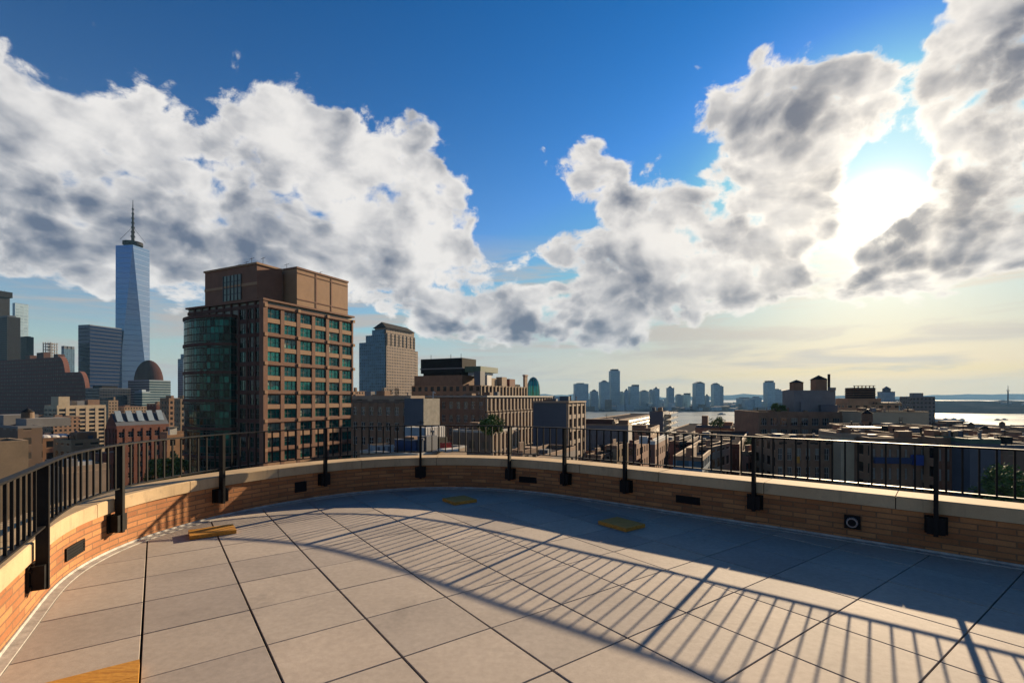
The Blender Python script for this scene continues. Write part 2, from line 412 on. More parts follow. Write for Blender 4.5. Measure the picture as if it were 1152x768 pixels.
# ------------------------------------------------------------------ city
KA=.6
m_roof=mat('gravel_roof',(.11,.10,.095),1.0,0,.35,.3,0,.0)
m_roof2=mat('silver_roof',(.26,.25,.24),.9,0,.25,.25,0,.1)
m_glass=mat('window_glass',(.025,.03,.035),.12,.0,.5,.4,0,.8)
m_teal=mat('teal_glass',(.03,.30,.24),.1,.55,.55,.16,0,.8)
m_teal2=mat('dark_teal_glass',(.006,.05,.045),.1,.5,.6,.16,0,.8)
def vary(m,cols):
    """each window object takes its own pane colour; some have pale blinds part of the way down"""
    t=NT(m.node_tree); b=m.node_tree.nodes['Principled BSDF']
    oi=t.new('ShaderNodeObjectInfo').outputs['Random']; tc=t.new('ShaderNodeTexCoord').outputs['Object']; sp=t.new('ShaderNodeSeparateXYZ'); t.l.new(tc,sp.inputs[0])
    r2=t.m('FRACT',t.m('MULTIPLY',oi,17.31)); r3=t.m('FRACT',t.m('MULTIPLY',oi,53.7))
    pn=t.new('ShaderNodeTexWhiteNoise'); cc=t.new('ShaderNodeCombineXYZ'); t.l.new(t.m('FLOOR',t.m('DIVIDE',sp.outputs[0],1.15)),cc.inputs[0]); t.l.new(oi,cc.inputs[1]); t.l.new(cc.outputs[0],pn.inputs[0])
    col=t.ramp(t.m('ADD',t.m('MULTIPLY',oi,.6),t.m('MULTIPLY',pn.outputs[0],.4)),cols)
    bl=t.m('MULTIPLY',t.m('GREATER_THAN',sp.outputs[2],t.m('MULTIPLY',t.m('ADD',r3,pn.outputs[0]),1.3)),t.m('GREATER_THAN',r2,.72))
    t.l.new(t.mix(t.m('MULTIPLY',bl,.6),col,(.22,.20,.16,1)),b.inputs['Base Color'])
    t.l.new(t.m('MULTIPLY_ADD',bl,.4,.08),b.inputs['Roughness'])
    bump(t,b,t.noise(tc,.5,3,.5),.15,.05)
vary(m_glass,[(0,(.006,.007,.01)),(.5,(.015,.018,.022)),(1,(.05,.055,.06))])
vary(m_teal,[(0,(.004,.05,.05)),(.35,(.012,.13,.12)),(.6,(.02,.20,.15)),(1,(.05,.33,.24))])
vary(m_teal2,[(0,(.002,.012,.012)),(.6,(.005,.035,.032)),(1,(.015,.09,.08))])
m_frame=mat('window_frame',(.05,.05,.05),.5)
m_fpale=mat('pale_frame',(.5,.47,.42),.6)
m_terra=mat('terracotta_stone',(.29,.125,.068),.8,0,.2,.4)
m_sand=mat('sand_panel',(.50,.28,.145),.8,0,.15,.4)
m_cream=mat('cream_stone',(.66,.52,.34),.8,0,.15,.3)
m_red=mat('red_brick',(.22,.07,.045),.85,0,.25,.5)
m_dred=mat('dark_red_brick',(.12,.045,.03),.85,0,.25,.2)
m_brown=mat('brown_brick',(.32,.18,.105),.85,0,.25,.4)
m_tan=mat('tan_brick_far',(.42,.29,.17),.85,0,.2,.4)
m_taupe=mat('taupe_stone',(.46,.33,.23),.85,0,.2,.3)
m_grey=mat('grey_concrete',(.25,.25,.26),.85,0,.2,.3)
m_slate=mat('slate_blue_wall',(.09,.11,.15),.7,0,.15,.5)
m_white=mat('white_paint',(.72,.71,.68),.6,0,.1,.5)
m_stucco=mat('pale_stucco',(.40,.36,.29),.9,0,.35,1.5,.4)
m_bluetarp=mat('blue_mesh',(.02,.05,.16),.7,0,.3,1)
m_ltblue=mat('pale_blue_metal',(.28,.38,.48),.5,.2,.2,1)
m_redp=mat('red_paint',(.55,.03,.02),.5,0,.15,1)
m_blk=mat('black_louvre',(.02,.02,.022),.8,0,.3,.5,0,.1)
m_green=mat('copper_green',(.07,.15,.10),.7,0,.3,1)
m_wood=mat('tank_wood',(.17,.11,.07),.85,0,.3,2)

def corners(C,L,Rr,phi):
    cx,cy=at(*C); dR=(cos(R(phi)),sin(R(phi))); dL=(-dR[1],dR[0])
    def w(px,d): r=ray(px); return (r*cy-cx)/(d[0]-r*d[1])
    wl=w(L,dL); wr=w(Rr,dR)
    return (cx,cy),dL,dR,wl,wr
def quad(C,dL,dR,l0,l1,r0,r1):
    P=lambda l,r:(C[0]+dL[0]*l+dR[0]*r, C[1]+dL[1]*l+dR[1]*r)
    return [P(l0,r0),P(l0,r1),P(l1,r1),P(l1,r0)]
class Bld:
    """rectangular block given by the picture columns of its left end, near corner and right end"""
    def __init__(s,name,label,C,L,Rr,y,phi=64,mats=None,roof=None,cat='building',wl=None,wr=None,z0=None,parapet=.9,group=None):
        for _ in range(60):
            s.C,s.dL,s.dR,a,b=corners(C,L,Rr,phi)
            if (wl or 0<a<C[1]*.6) and (wr or 0<b<C[1]*.6): break
            phi-=2
        s.wl=wl or a; s.wr=wr or b
        assert s.wl>0 and s.wr>0,(label,s.wl,s.wr)
        s.z1=zat(y,C[1]); s.z0=G if z0 is None else z0
        cen=(s.C[0]+s.dL[0]*s.wl/2+s.dR[0]*s.wr/2, s.C[1]+s.dL[1]*s.wl/2+s.dR[1]*s.wr/2)
        s.root=thing(name,label,cat,(cen[0],cen[1],s.z0),group)
        s.mats=mats; mb=MB()
        mb.prism(s.q(0,s.wl,0,s.wr),s.z0,s.z1,0,1,uoff=0)
        if parapet:
            t=.4; h=s.z1+parapet
            for a in ((0,s.wl,0,t),(0,s.wl,s.wr-t,s.wr),(0,t,t,s.wr-t),(s.wl-t,s.wl,t,s.wr-t)):
                mb.prism(s.q(*a),s.z1+.01,h,2 if isinstance(mats,(list,tuple)) and len(mats)>1 else 0,bottom=False)
        ml=list(mats) if isinstance(mats,(list,tuple)) else [mats]
        slots=[ml[0],roof or m_roof,ml[1] if len(ml)>1 else ml[0]]
        s.body=mb.build('wall',slots,s.root)
        if z0 is None and C[1]<330 and s.wl>7 and s.wr>5: s.clutter()
    def clutter(s):
        rn=random.Random(int(s.C[0]*10)+int(s.wl*7)); wl=min(s.wl,40); wr=min(s.wr,40)
        for k in range(3 if wl*wr<300 else 6):
            a,b_=rn.uniform(.08,.8)*wl,rn.uniform(.08,.8)*wr; m=rn.choice((m_grey,m_slate,m_brown,m_tan,m_blk,m_brown))
            w_,d_=rn.uniform(1,3),rn.uniform(1,2.6); h=rn.uniform(.7,2.2)
            s.part('roof_unit',m,a,min(a+w_,wl-.6),b_,min(b_+d_,wr-.6),s.z1+.004,s.z1+h)
        for k in range(3):
            x,y,z=s.pt(rn.uniform(.1,.9)*wl,rn.uniform(.1,.9)*wr,s.z1); mb=MB(); h=rn.uniform(1.0,2.4); mb.tube((x,y,z),(x,y,z+h),.16,.16,8); mb.tube((x,y,z+h),(x,y,z+h+.25),.3,.3,8); mb.build('vent_pipe',rn.choice((m_grey,m_blk)),s.root)
        if rn.random()<.2 and wl>9 and wr>7: s.tank(rn.uniform(3,wl-3),rn.uniform(3,wr-3),s.z1,1.5,2.6,1.8)
        elif rn.random()<.5:
            x,y,z=s.pt(wl*.5,wr*.6,s.z1); mb=MB(); mb.tube((x,y,z),(x,y,z+4),.07,.05,5); mb.tube((x-.8,y,z+3.2),(x+.8,y,z+3.2),.05,.05,5); mb.tube((x-.5,y,z+3.7),(x+.5,y,z+3.7),.05,.05,5); mb.build('antenna',m_blk,s.root)
    def q(s,l0,l1,r0,r1): return quad(s.C,s.dL,s.dR,l0,l1,r0,r1)
    def part(s,name,m,l0,l1,r0,r1,z0,z1,parent=None,mt=None):
        mb=MB(); mb.prism(s.q(l0,l1,r0,r1),z0,z1,0,1); return mb.build(name,[m,mt or m],parent or s.root)
    def pt(s,l,r,z): return (s.C[0]+s.dL[0]*l+s.dR[0]*r, s.C[1]+s.dL[1]*l+s.dR[1]*r, z)
    def tank(s,l,r,z,rad,h,leg=2.5,m=None,peak=.4):
        x,y,_=s.pt(l,r,0); mb=MB()
        mb.tube((x,y,z+leg),(x,y,z+leg+h),rad,rad*.97,20)
        o=mb.build('water_tank',m or m_wood,s.root)
        mb=MB(); mb.tube((x,y,z+leg+h),(x,y,z+leg+h+rad*2*peak),rad*1.08,.05,20); mb.build('tank_roof',m_blk,o)
        for a in range(4):
            mb=MB(); q=pi/4+a*pi/2; mb.tube((x+rad*.8*cos(q),y+rad*.8*sin(q),z),(x+rad*.7*cos(q),y+rad*.7*sin(q),z+leg),.15,.15,6)
            mb.build('leg',m_frame,o)
    def grid(s,side,nb,z0,z1,nf,wallm,glassm=None,pier=.9,sp=1.2,deep=.45,frame=m_frame,a0=0.,a1=None,mull=1,cap=True,name='window',budget=96):
        """real piers and spandrels standing proud of the wall, one window object per opening"""
        W=(s.wl if side=='L' else s.wr); a1=W if a1 is None else a1
        d=s.dL if side=='L' else s.dR
        n=(-s.dR[0],-s.dR[1]) if side=='L' else (-s.dL[0],-s.dL[1])
        O=s.C; bw=(a1-a0)/nb; fh=(z1-z0)/nf
        Pt=lambda a,o:(O[0]+d[0]*a+n[0]*o,O[1]+d[1]*a+n[1]*o)
        mb=MB()
        for k in range(nb+1):
            cx=a0+k*bw; x0=max(a0,cx-pier/2); x1=min(a1,cx+pier/2)
            mb.prism([Pt(x0,.0),Pt(x1,.0),Pt(x1,deep),Pt(x0,deep)],z0,z1+.15)
        for j in range(nf+1):
            zc=z0+j*fh; lo=max(z0,zc-sp*.55); hi=min(z1,zc+sp*.45)
            if hi-lo<.05: continue
            for k in range(nb):
                x0=a0+k*bw+pier/2; x1=x0+bw-pier
                mb.prism([Pt(x0,.0),Pt(x1,.0),Pt(x1,deep-.12),Pt(x0,deep-.12)],lo,hi)
        mb.build('facade',wallm,s.root)
        w=bw-pier; h=fh-sp; gm=glassm or m_glass
        # shared window mesh in local axes (x along wall, -y outward)
        wm=MB(); wm.face([(0,-.06,0),(w,-.06,0),(w,-.06,h),(0,-.06,h)],0)
        fr=.09
        for x in [0,w-fr]+[w*(i+1)/(mull+1)-fr/2 for i in range(mull)]: wm.box(x,x+fr,-.16,-.061,0,h,1)
        for z in (0,h*.5-fr/2,h-fr): wm.box(fr,w-fr,-.15,-.0605,z,z+fr,1)
        ang=atan2(-n[0],n[1])+pi                           # local -y -> outward n
        org=ORG[s.root.name]
        first=None; cnt=0; rest=[]
        order=sorted(((j,k) for j in range(nf) for k in range(nb)),key=lambda q:-q[0])
        flip = (d[0]*(-n[1])+d[1]*n[0])<0                  # does a run against local +x ?
        for j,k in order:
            aa=a0+k*bw+pier/2; aa = aa+w if flip else aa
            x,y=Pt(aa,0); z=z0+j*fh+sp*.45
            ang=atan2(n[0],-n[1])
            if cnt<budget:
                if first is None:
                    first=wm.build(name,[gm,frame]); o=first
                else:
                    o=first.copy(); COL.objects.link(o)
                o.parent=s.root; o.location=(x-org.x,y-org.y,z-org.z); o.rotation_euler=(0,0,ang); cnt+=1
            else: rest.append((x,y,z))
        if rest:
            big=MB(); ca,sa=cos(ang),sin(ang)
            for (x,y,z) in rest:
                for f,mi in zip(wm.f,wm.m):
                    big.face([(x+ca*wm.v[i][0]-sa*wm.v[i][1],y+sa*wm.v[i][0]+ca*wm.v[i][1],z+wm.v[i][2]) for i in f],mi)
            tag(big.build('windows',[gm,frame],s.root),kind='stuff')
def rows(s_z0,z1,fh): return max(1,int(round((z1-s_z0)/fh)))
def zbot(Y,py=560): return max(G,zat(py,Y))

exec_city=True
# --- facade materials
fm=lambda *a,**k: facade(*a,**k)
F_blue=fm('blue_curtain_wall',(.012,.022,.06),(.015,.04,.12),40,8,1.0,.75,.14,.12)
F_dblue=fm('dark_curtain_wall',(.02,.025,.04),(.03,.045,.075),3,4,.85,.7,.15)
F_wtc=fm('skyscraper_glass',(.22,.30,.46),(.26,.38,.60),60,12,1.0,.93,.06,.04)
F_teal=fm('teal_band_glass',(.25,.32,.35),(.05,.13,.17),30,3.6,1.0,.55,.15,.3)
F_stone=fm('stone_grid',(.46,.34,.25),(.05,.05,.06),3.2,3.7,.55,.6,.3)
F_bglass=fm('blue_ribbed_glass',(.16,.26,.36),(.08,.18,.28),3.2,3.7,.75,.75,.12,.4)
F_brown=fm('brown_grid',(.42,.24,.14),(.03,.03,.035),3.3,3.6,.5,.55)
F_dred=fm('dark_red_grid',(.15,.035,.022),(.16,.11,.08),5,5.5,.4,.45,.6)
F_taupe=fm('taupe_grid',(.32,.26,.20),(.03,.03,.03),3.6,3.8,.55,.55)
F_dark=fm('dark_grid',(.22,.15,.11),(.16,.14,.12),3.5,3.6,.45,.45,.3,.9)
F_grey=fm('grey_grid',(.26,.22,.20),(.04,.045,.05),3.2,3.5,.5,.5)
F_black=fm('near_black_glass',(.010,.010,.014),(.010,.014,.02),3.5,4,.6,.5,.5,.5)
F_jc1=fm('hazed_blue_glass',(.38,.52,.62),(.33,.47,.57),9,8,.75,.7,.35,.12)  # paled and blued: part of the distance haze is put into the colour
F_jc2=fm('hazed_blue_grid',(.33,.44,.54),(.28,.38,.48),9,8,.6,.6,.35,.12)  # greyer grid, its tone likewise carries painted distance haze
F_pink=fm('pale_red_brick_grid',(.34,.15,.10),(.06,.05,.05),3,3.4,.45,.5)
F_tan=fm('tan_grid',(.42,.29,.18),(.05,.045,.04),3.1,3.6,.5,.55)

# ---------- left skyline
# tall tapering glass tower: square foot, square crown turned by 45 degrees
Y=1171; cx,cy=at(149.5,Y); hb=32.0; th=R(37.7)
W=thing('glass_skyscraper','tallest tapering blue glass skyscraper with a thin spire on the left skyline','skyscraper',(cx,cy,G))
rot=lambda x,y:(cx+x*cos(th)-y*sin(th), cy+x*sin(th)+y*cos(th))
bs=[rot(-hb,-hb),rot(hb,-hb),rot(hb,hb),rot(-hb,hb)]; tp=[rot(0,-hb),rot(hb,0),rot(0,hb),rot(-hb,0)]
zt=zat(279,Y); zb=G+20; mb=MB()
def tri(a,za,b_,zb_,c_,zc_):
    u=lambda p:(p[0]+p[1])
    mb.face([(*a,za),(*b_,zb_),(*c_,zc_)],0,[(0,za-G),(math.dist(a,b_),zb_-G),(math.dist(a,b_)/2,zc_-G)])
for k in range(4):
    tri(bs[k],zb,bs[(k+1)%4],zb,tp[k],zt)                       # upright
    a=tp[k]; b_=tp[(k+1)%4]; mb.face([(*a,zt),(*bs[(k+1)%4],zb),(*b_,zt)],0,[(0,zt-G),(math.dist(a,b_)/2,zb-G),(math.dist(a,b_),zt-G)])
mb.face([(*p,zt) for p in tp],1); mb.build('tower',[F_wtc,m_grey],W)
mb=MB(); mb.prism(bs,G,zb); mb.build('podium',F_dblue,W)
mb=MB(); mb.tube((cx,cy,zt),(cx,cy,zt+6),15,15,28); mb.tube((cx,cy,zt+6),(cx,cy,zt+13),20,20,28); mb.build('crown_ring',m_blk,W)
mb=MB(); z=zt+16; top=zat(225,Y); hh=top-z
mb.tube((cx,cy,z),(cx,cy,z+hh*.3),3.4,2.6,8); mb.tube((cx,cy,z+hh*.3),(cx,cy,z+hh*.7),2.2,1.5,8); mb.tube((cx,cy,z+hh*.7),(cx,cy,top),1.2,.5,8)
for k in range(7): zz=z+hh*(.1+.11*k); mb.tube((cx,cy,zz),(cx,cy,zz+3),4.6-.4*k,4.6-.4*k,8)
mb.build('spire',m_blk,W)
for a in range(4):
    mb=MB(); q=a*pi/2+.6; mb.tube((cx+24*cos(q),cy+24*sin(q),zt+16),(cx,cy,z+hh*.35),.35,.35,4); mb.build('stay_cable',m_blk,W)

b=Bld('office_slab','dark blue glass slab with flat roof just left of the tallest skyscraper',(101,1060),88,137,366,75,[F_blue,m_slate],parapet=2)
b=Bld('glass_tower','pale reflective glass tower rising behind the dark tower at far left edge',(17,1300),14,32,341,75,[F_jc1,m_grey],cat='skyscraper')
b=Bld('crowned_tower','dark tower with an overhanging crown cut off by the left edge',(-4,950),-20,11,333,70,[F_black,m_blk],cat='skyscraper',parapet=0)
b.part('crown',m_blk,-3,b.wl+2,-3,b.wr+3,b.z1,b.z1+11)
mb=MB()
for k in range(4): p=b.pt(b.wl*.2,b.wr*(.2+.2*k),b.z1+11); mb.tube(p,(p[0],p[1],p[2]+3+2*(k%2)),.25,.2,5)
mb.build('mast',m_blk,b.root)
b=Bld('navy_block','navy glass block in front of the crowned tower at the left edge',(8,900),-40,23,356,66,[F_black,m_slate])
b.part('penthouse',m_slate,2,b.wl*.8,b.wr*.15,b.wr*.7,b.z1,b.z1+3)
b=Bld('narrow_tower','dark narrow tower with pale right side above the dark red brick building',(30,1000),14,38,379,66,[F_black,m_blk])
b.part('bulkhead',m_blk,3,b.wl*.6,2,b.wr*.7,b.z1,b.z1+2)
# open frame of a tower under construction
Y=900; x0,_=at(48,Y); x1,_=at(57,Y)
o=thing('construction_frame','open lattice frame of an unfinished tower on the left skyline','tower frame',((x0+x1)/2,Y,G))
zt=zat(386,Y); mb=MB()
for k in range(6):
    z=zt-k*5.5; mb.box(x0,x1,Y,Y+14,z-.9,z)
mb.build('floor_slab',m_grey,o); mb=MB()
for k in range(4):
    for yy in (Y+.5,Y+13): x=x0+.6+(x1-x0-1.2)*k/3; mb.box(x-.6,x+.6,yy-.5,yy+.5,G,zt+2)
mb.build('column',m_grey,o)
b=Bld('teal_tower','small dark teal tower with notched roof between the brick building and blue slab',(72,900),69,84,392,72,[F_bglass,m_slate],cat='skyscraper',parapet=0)
for u in (0,.36,.72): b.part('crown_block',m_slate,0,b.wl,b.wr*u,b.wr*(u+.26),b.z1,b.z1+5)

# big dark red brick building with rounded shoulders (profile extruded along its depth)
def shoulder(name,label,C,L,Rr,y,phi,rad,seg=10,parent=None):
    Cc,dL,dR,wl,wr=corners(C,L,Rr,phi); z1=zat(y,C[1])
    prof=[(wl,G),(wl,z1)]
    for k in range(seg+1):
        a=pi/2*k/seg; prof.append((rad-rad*sin(a),z1-rad*1.8+rad*1.8*cos(a)))
    prof.append((0,G))
    if parent is None: parent=thing(name,label,'building',(Cc[0]+dL[0]*wl/2,Cc[1]+dL[1]*wl/2,G))
    P=lambda w,r,z:(Cc[0]+dL[0]*w+dR[0]*r,Cc[1]+dL[1]*w+dR[1]*r,z)
    mb=MB(); n=len(prof)
    mb.face([P(w,0,z) for w,z in prof],0,[(w,z-G) for w,z in prof]); mb.face([P(w,wr,z) for w,z in prof[::-1]],0,[(w,z-G) for w,z in prof[::-1]])
    for k in range(n):
        a=prof[k]; c_=prof[(k+1)%n]; d=math.dist(a,c_)
        mb.face([P(a[0],0,a[1]),P(a[0],wr,a[1]),P(c_[0],wr,c_[1]),P(c_[0],0,c_[1])],1,[(0,a[1]-G),(wr,a[1]-G),(wr,c_[1]-G),(0,c_[1]-G)])
    mb.build('wall',[F_dred,m_dred],parent)
    # stone ribs on the shadowed front and a lit stone band round the shoulder
    mb=MB()
    for k in range(2,len(prof)-2):
        a=prof[k]; c_=prof[k+1]
        q=[P(a[0],-.6,a[1]+.8),P(c_[0],-.6,c_[1]+.8),P(c_[0],wr+.4,c_[1]+.8),P(a[0],wr+.4,a[1]+.8)]
        q2=[P(a[0]+.8,-.6,a[1]-.6),P(c_[0]+.8,-.6,c_[1]-.6),P(c_[0]+.8,wr+.4,c_[1]-.6),P(a[0]+.8,wr+.4,a[1]-.6)]
        mb.face(q,0); mb.face([q[0],q[1],q2[1],q2[0]],0)
    mb.build('shoulder_coping',m_red,parent)
    return parent,P,wl,wr,z1
o,P,wl,wr,z1=shoulder('brick_building','huge dark red brick building with rounded shoulders filling the far left',(74,700),-70,79,401,66,18)
shoulder('','',(97,660),58,101,418,66,17,parent=o)
mb=MB()
for w,d,h in ((30,12,5),(70,20,9),(110,14,6)):
    q=[P(w,4,0),P(w+d,4,0),P(w+d,12,0),P(w,12,0)]; mb.prism([(x,y) for x,y,_ in q],z1,z1+h)
mb.build('bulkhead',m_dred,o)
# cream building
b=Bld('cream_building','cream stone office building with paired arched window bays lit by the sun',(64,450),50,119,457,64,[m_cream,m_cream],roof=m_roof2)
zt=b.z1-1.5; b.grid('R',5,zt-3.9*10,zt,10,m_cream,m_glass,pier=2.6,sp=1.6,deep=.6,frame=m_frame)
b.grid('L',3,zt-3.9*10,zt,10,m_cream,m_glass,pier=1.6,sp=1.9,deep=.4)
b.part('penthouse',m_cream,b.wl*.2,b.wl*.8,b.wr*.08,b.wr*.30,b.z1,b.z1+9)
b.part('roof_unit',m_grey,b.wl*.2,b.wl*.8,b.wr*.45,b.wr*.6,b.z1,b.z1+5); b.part('roof_unit',m_brown,b.wl*.3,b.wl*.9,b.wr*.7,b.wr*.95,b.z1,b.z1+6)
mb=MB()
for u in (.62,.66,.9): p=b.pt(b.wl*.4,b.wr*u,b.z1); mb.tube(p,(p[0],p[1],p[2]+6),.12,.08,5)
mb.build('antenna',m_grey,b.root)
b=Bld('tan_block','tan block with vertical stripes showing behind the cream building on its right',(122,600),113,133,451,64,[F_tan,m_tan])
b.part('chimney',m_tan,1,3,b.wr*.6,b.wr*.75,b.z1,b.z1+5)
b=Bld('dark_block','dark blue office block below the foot of the tallest skyscraper',(112,640),96,147,437,68,[F_dblue,m_slate])
b.part('roof_plant',m_blk,2,b.wl*.7,b.wr*.1,b.wr*.6,b.z1,b.z1+4)
# teal stepped building
b=Bld('stepped_building','pale teal stepped office building with horizontal glass bands below the dome',(168,700),144,192,428,70,[F_teal,m_jc if False else m_ltblue],parapet=1)
Cb=b
b=Bld('stepped_wing','lower pale glass wing stepping down left of the teal banded building',(160,670),144,169,441,74,[F_teal,m_ltblue],wl=14)
b.part('penthouse',m_ltblue,2,8,b.wr*.1,b.wr*.6,b.z1,b.z1+3.5)
# domed tower
Y=1000; cx,cy=at(167.5,Y); rr=13.5*Y/F
o=thing('domed_tower','dark tower topped by a round dome right of the tallest skyscraper','skyscraper',(cx,cy,G))
mb=MB(); zs=zat(430,Y); mb.tube((cx,cy,G),(cx,cy,zs),rr,rr,32); mb.build('shaft',m_dred,o)
mb=MB(); ht=zat(405,Y)-zs; prev=rr
for k in range(10):
    a0_=pi/2*k/10; a1_=pi/2*(k+1)/10; mb.tube((cx,cy,zs+ht*sin(a0_)),(cx,cy,zs+ht*sin(a1_)),rr*cos(a0_),max(.05,rr*cos(a1_)),32,caps=False)
mb.build('dome',mat('dark_copper',(.07,.035,.03),1.0,0,.2,.2,0,0),o)
mb=MB(); mb.tube((cx,cy,zs-2),(cx,cy,zs+1),rr+1,rr+1,32); mb.build('cornice',m_blk,o)
b=Bld('setback_tower','dark stepped tower half hidden behind the left edge of the green glass building',(206,800),200,222,404,66,[F_bglass,m_slate],cat='skyscraper')
b.part('upper_block',F_bglass,3,b.wl-1,4,b.wr-2,b.z1,b.z1+9)
b=Bld('tan_office','tan office block with bright vertical piers at the left foot of the green glass building',(203,300),196,224,450,62,[F_tan,m_tan])
b.part('bulkhead',m_tan,1,b.wl*.7,2,b.wr*.4,b.z1,b.z1+3)
b=Bld('brown_office','brown brick block between the red skylight building and the tan office',(190,330),180,203,449,64,[F_brown,m_brown])
b.part('bulkhead',m_brown,1,b.wl*.7,2,b.wr*.5,b.z1,b.z1+2.5)
# red brick building with a row of skylights
b=Bld('skylight_building','red brick warehouse with a row of sawtooth skylights on its roof',(131,165),119,190,479,64,[m_red,m_dred],roof=m_roof,parapet=0)
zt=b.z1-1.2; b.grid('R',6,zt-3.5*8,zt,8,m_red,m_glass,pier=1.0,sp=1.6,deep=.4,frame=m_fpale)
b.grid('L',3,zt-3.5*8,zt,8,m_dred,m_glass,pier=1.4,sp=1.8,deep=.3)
mb=MB(); h=4.2; wl,wr=b.wl,b.wr
pts=[b.pt(0,0,b.z1),b.pt(wl,0,b.z1),b.pt(wl*.5,0,b.z1+h),b.pt(0,wr,b.z1),b.pt(wl,wr,b.z1),b.pt(wl*.5,wr,b.z1+h)]
mb.face([pts[0],pts[3],pts[5],pts[2]],0); mb.face([pts[1],pts[2],pts[5],pts[4]],0); mb.face([pts[0],pts[2],pts[1]],1); mb.face([pts[3],pts[4],pts[5]],1)
mb.build('gable_roof',[m_slate,m_dred],b.root)
for k in range(5):
    u=(k+.2)/5.1; du=.11; mb=MB(); r0=wr*u; r1=wr*(u+du)
    mb.face([b.pt(wl*.12,r0,b.z1+1.4),b.pt(wl*.12,r1,b.z1+1.4),b.pt(wl*.42,r1,b.z1+5.0),b.pt(wl*.42,r0,b.z1+5.0)],0)
    mb.face([b.pt(wl*.42,r0,b.z1+5.0),b.pt(wl*.42,r1,b.z1+5.0),b.pt(wl*.45,r1,b.z1+3.2),b.pt(wl*.45,r0,b.z1+3.2)],1)
    mb.face([b.pt(wl*.12,r1,b.z1+1.4),b.pt(wl*.45,r1,b.z1+3.2),b.pt(wl*.42,r1,b.z1+5.0)],1)
    mb.face([b.pt(wl*.12,r0,b.z1+1.4),b.pt(wl*.42,r0,b.z1+5.0),b.pt(wl*.45,r0,b.z1+3.2)],1)
    mb.build('skylight',[m_ltblue,m_grey],b.root)
# low roofs at the left
b=Bld('tan_bulkhead','flat tan brick rooftop box lit by the sun at the left edge',(-20,70),-60,32,500,60,[m_tan,m_tan],roof=m_roof,wl=8,parapet=.3)
b=Bld('grey_rooftop','low dark grey roof with plant boxes behind the tan rooftop box',(20,120),-80,48,482,64,[F_dark,m_grey],roof=m_roof,parapet=.6)
b.part('plant_box',m_grey,4,10,3,12,b.z1,b.z1+2.2); b.part('plant_box',m_grey,14,22,2,9,b.z1,b.z1+3.0); b.part('plant_box',m_white,12,13.5,10,14,b.z1,b.z1+1.2)
b.tank(9,5,b.z1,1.3,2.2,1.6)
b=Bld('awning_roof','low brown building with three white roof domes left of the cream building',(48,150),35,84,494,60,[F_brown,m_brown],roof=m_roof2,parapet=.4)
for u in (.15,.42,.7):
    x,y,z=b.pt(3,b.wr*u,b.z1); mb=MB()
    for k in range(4):
        a_=pi/2*k/4; c2=pi/2*(k+1)/4; mb.tube((x,y,z+1.3*sin(a_)),(x,y,z+1.3*sin(c2)),2.6*cos(a_),max(.05,2.6*cos(c2)),16,caps=False)
    mb.build('roof_dome',m_white,b.root)
b=Bld('white_trim_building','low building with white window bands behind the left railing',(70,95),40,122,531,62,[m_taupe,m_taupe],roof=m_roof)
b.grid('R',7,b.z1-12,b.z1-.4,3,m_taupe,m_glass,pier=1.0,sp=1.6,deep=.4,frame=m_fpale)
b.part('roof_unit',m_white,2,4,3,6,b.z1,b.z1+1.5); b.part('roof_unit',m_red,5,9,8,12,b.z1,b.z1+2.5)
b=Bld('orange_brick_block','orange brick block with pale piers seen through the left railing',(80,120),60,112,499,62,[F_tan,m_tan],roof=m_roof)
b.part('bulkhead',m_brown,2,6,2,6,b.z1,b.z1+2.5)
b=Bld('small_white_hut','small white rooftop hut right of the skylight building',(191,150),189,199,481,64,[m_white,m_white],z0=zat(489,150),parapet=0)
b.part('roof',m_roof2,-.3,b.wl+.3,-.3,b.wr+.3,b.z1,b.z1+.3)
b=Bld('brown_walkup','brown walk-up building under the white rooftop hut beside green street trees',(188,155),180,222,489,64,[F_brown,m_brown])
b.part('chimney',m_red,1,2,b.wr*.6,b.wr*.68,b.z1,b.z1+2)

# ---------- big green glass building with terracotta frame
b=Bld('green_glass_building','large green glass and terracotta office block with a penthouse in the left middle','building' and (297,130),212,396,338,64,[m_teal2,m_terra],roof=m_roof,parapet=0)
GB=b; fh=3.84; zt=b.z1-1.2; nf=13
b.grid('R',6,zt-fh*nf,zt,nf,m_terra,m_teal,pier=1.15,sp=1.35,deep=.55,mull=2)
# stronger bands every second floor, rosette blocks where they cross the piers
mb=MB(); rb=MB(); O=b.C; n=(-b.dL[0],-b.dL[1]); dR=b.dR
Pt=lambda a,o_:(O[0]+dR[0]*a+n[0]*o_,O[1]+dR[1]*a+n[1]*o_)
for j in range(0,nf+1,2):
    z=zt-j*fh; mb.prism([Pt(-.3,.56),Pt(b.wr+.2,.56),Pt(b.wr+.2,.75),Pt(-.3,.75)],z-.4,z+.35)
    for k in range(0,7,2): a_=b.wr*k/6; rb=MB(); rb.prism([Pt(a_-.45,.76),Pt(a_+.45,.76),Pt(a_+.45,.95),Pt(a_-.45,.95)],z-.45,z+.45); rb.build('rosette',m_sand,b.root)
mb.build('floor_band',m_terra,b.root)
for j in range(1,nf,2):
    z=zt-j*fh
    for k in range(6): a0_=b.wr*k/6+.6; a1_=b.wr*(k+1)/6-.6; mb=MB(); mb.prism([Pt(a0_,.44),Pt(a1_,.44),Pt(a1_,.5),Pt(a0_,.5)],z-.65,z+.5); mb.build('spandrel',m_sand,b.root)
b.part('corner_pier',m_terra,-.75,.9,-.75,.55,zt-fh*nf,b.z1+.6)
b.part('cornice',m_terra,-.9,b.wl,-.9,b.wr+.3,b.z1,b.z1+.5,mt=m_roof)
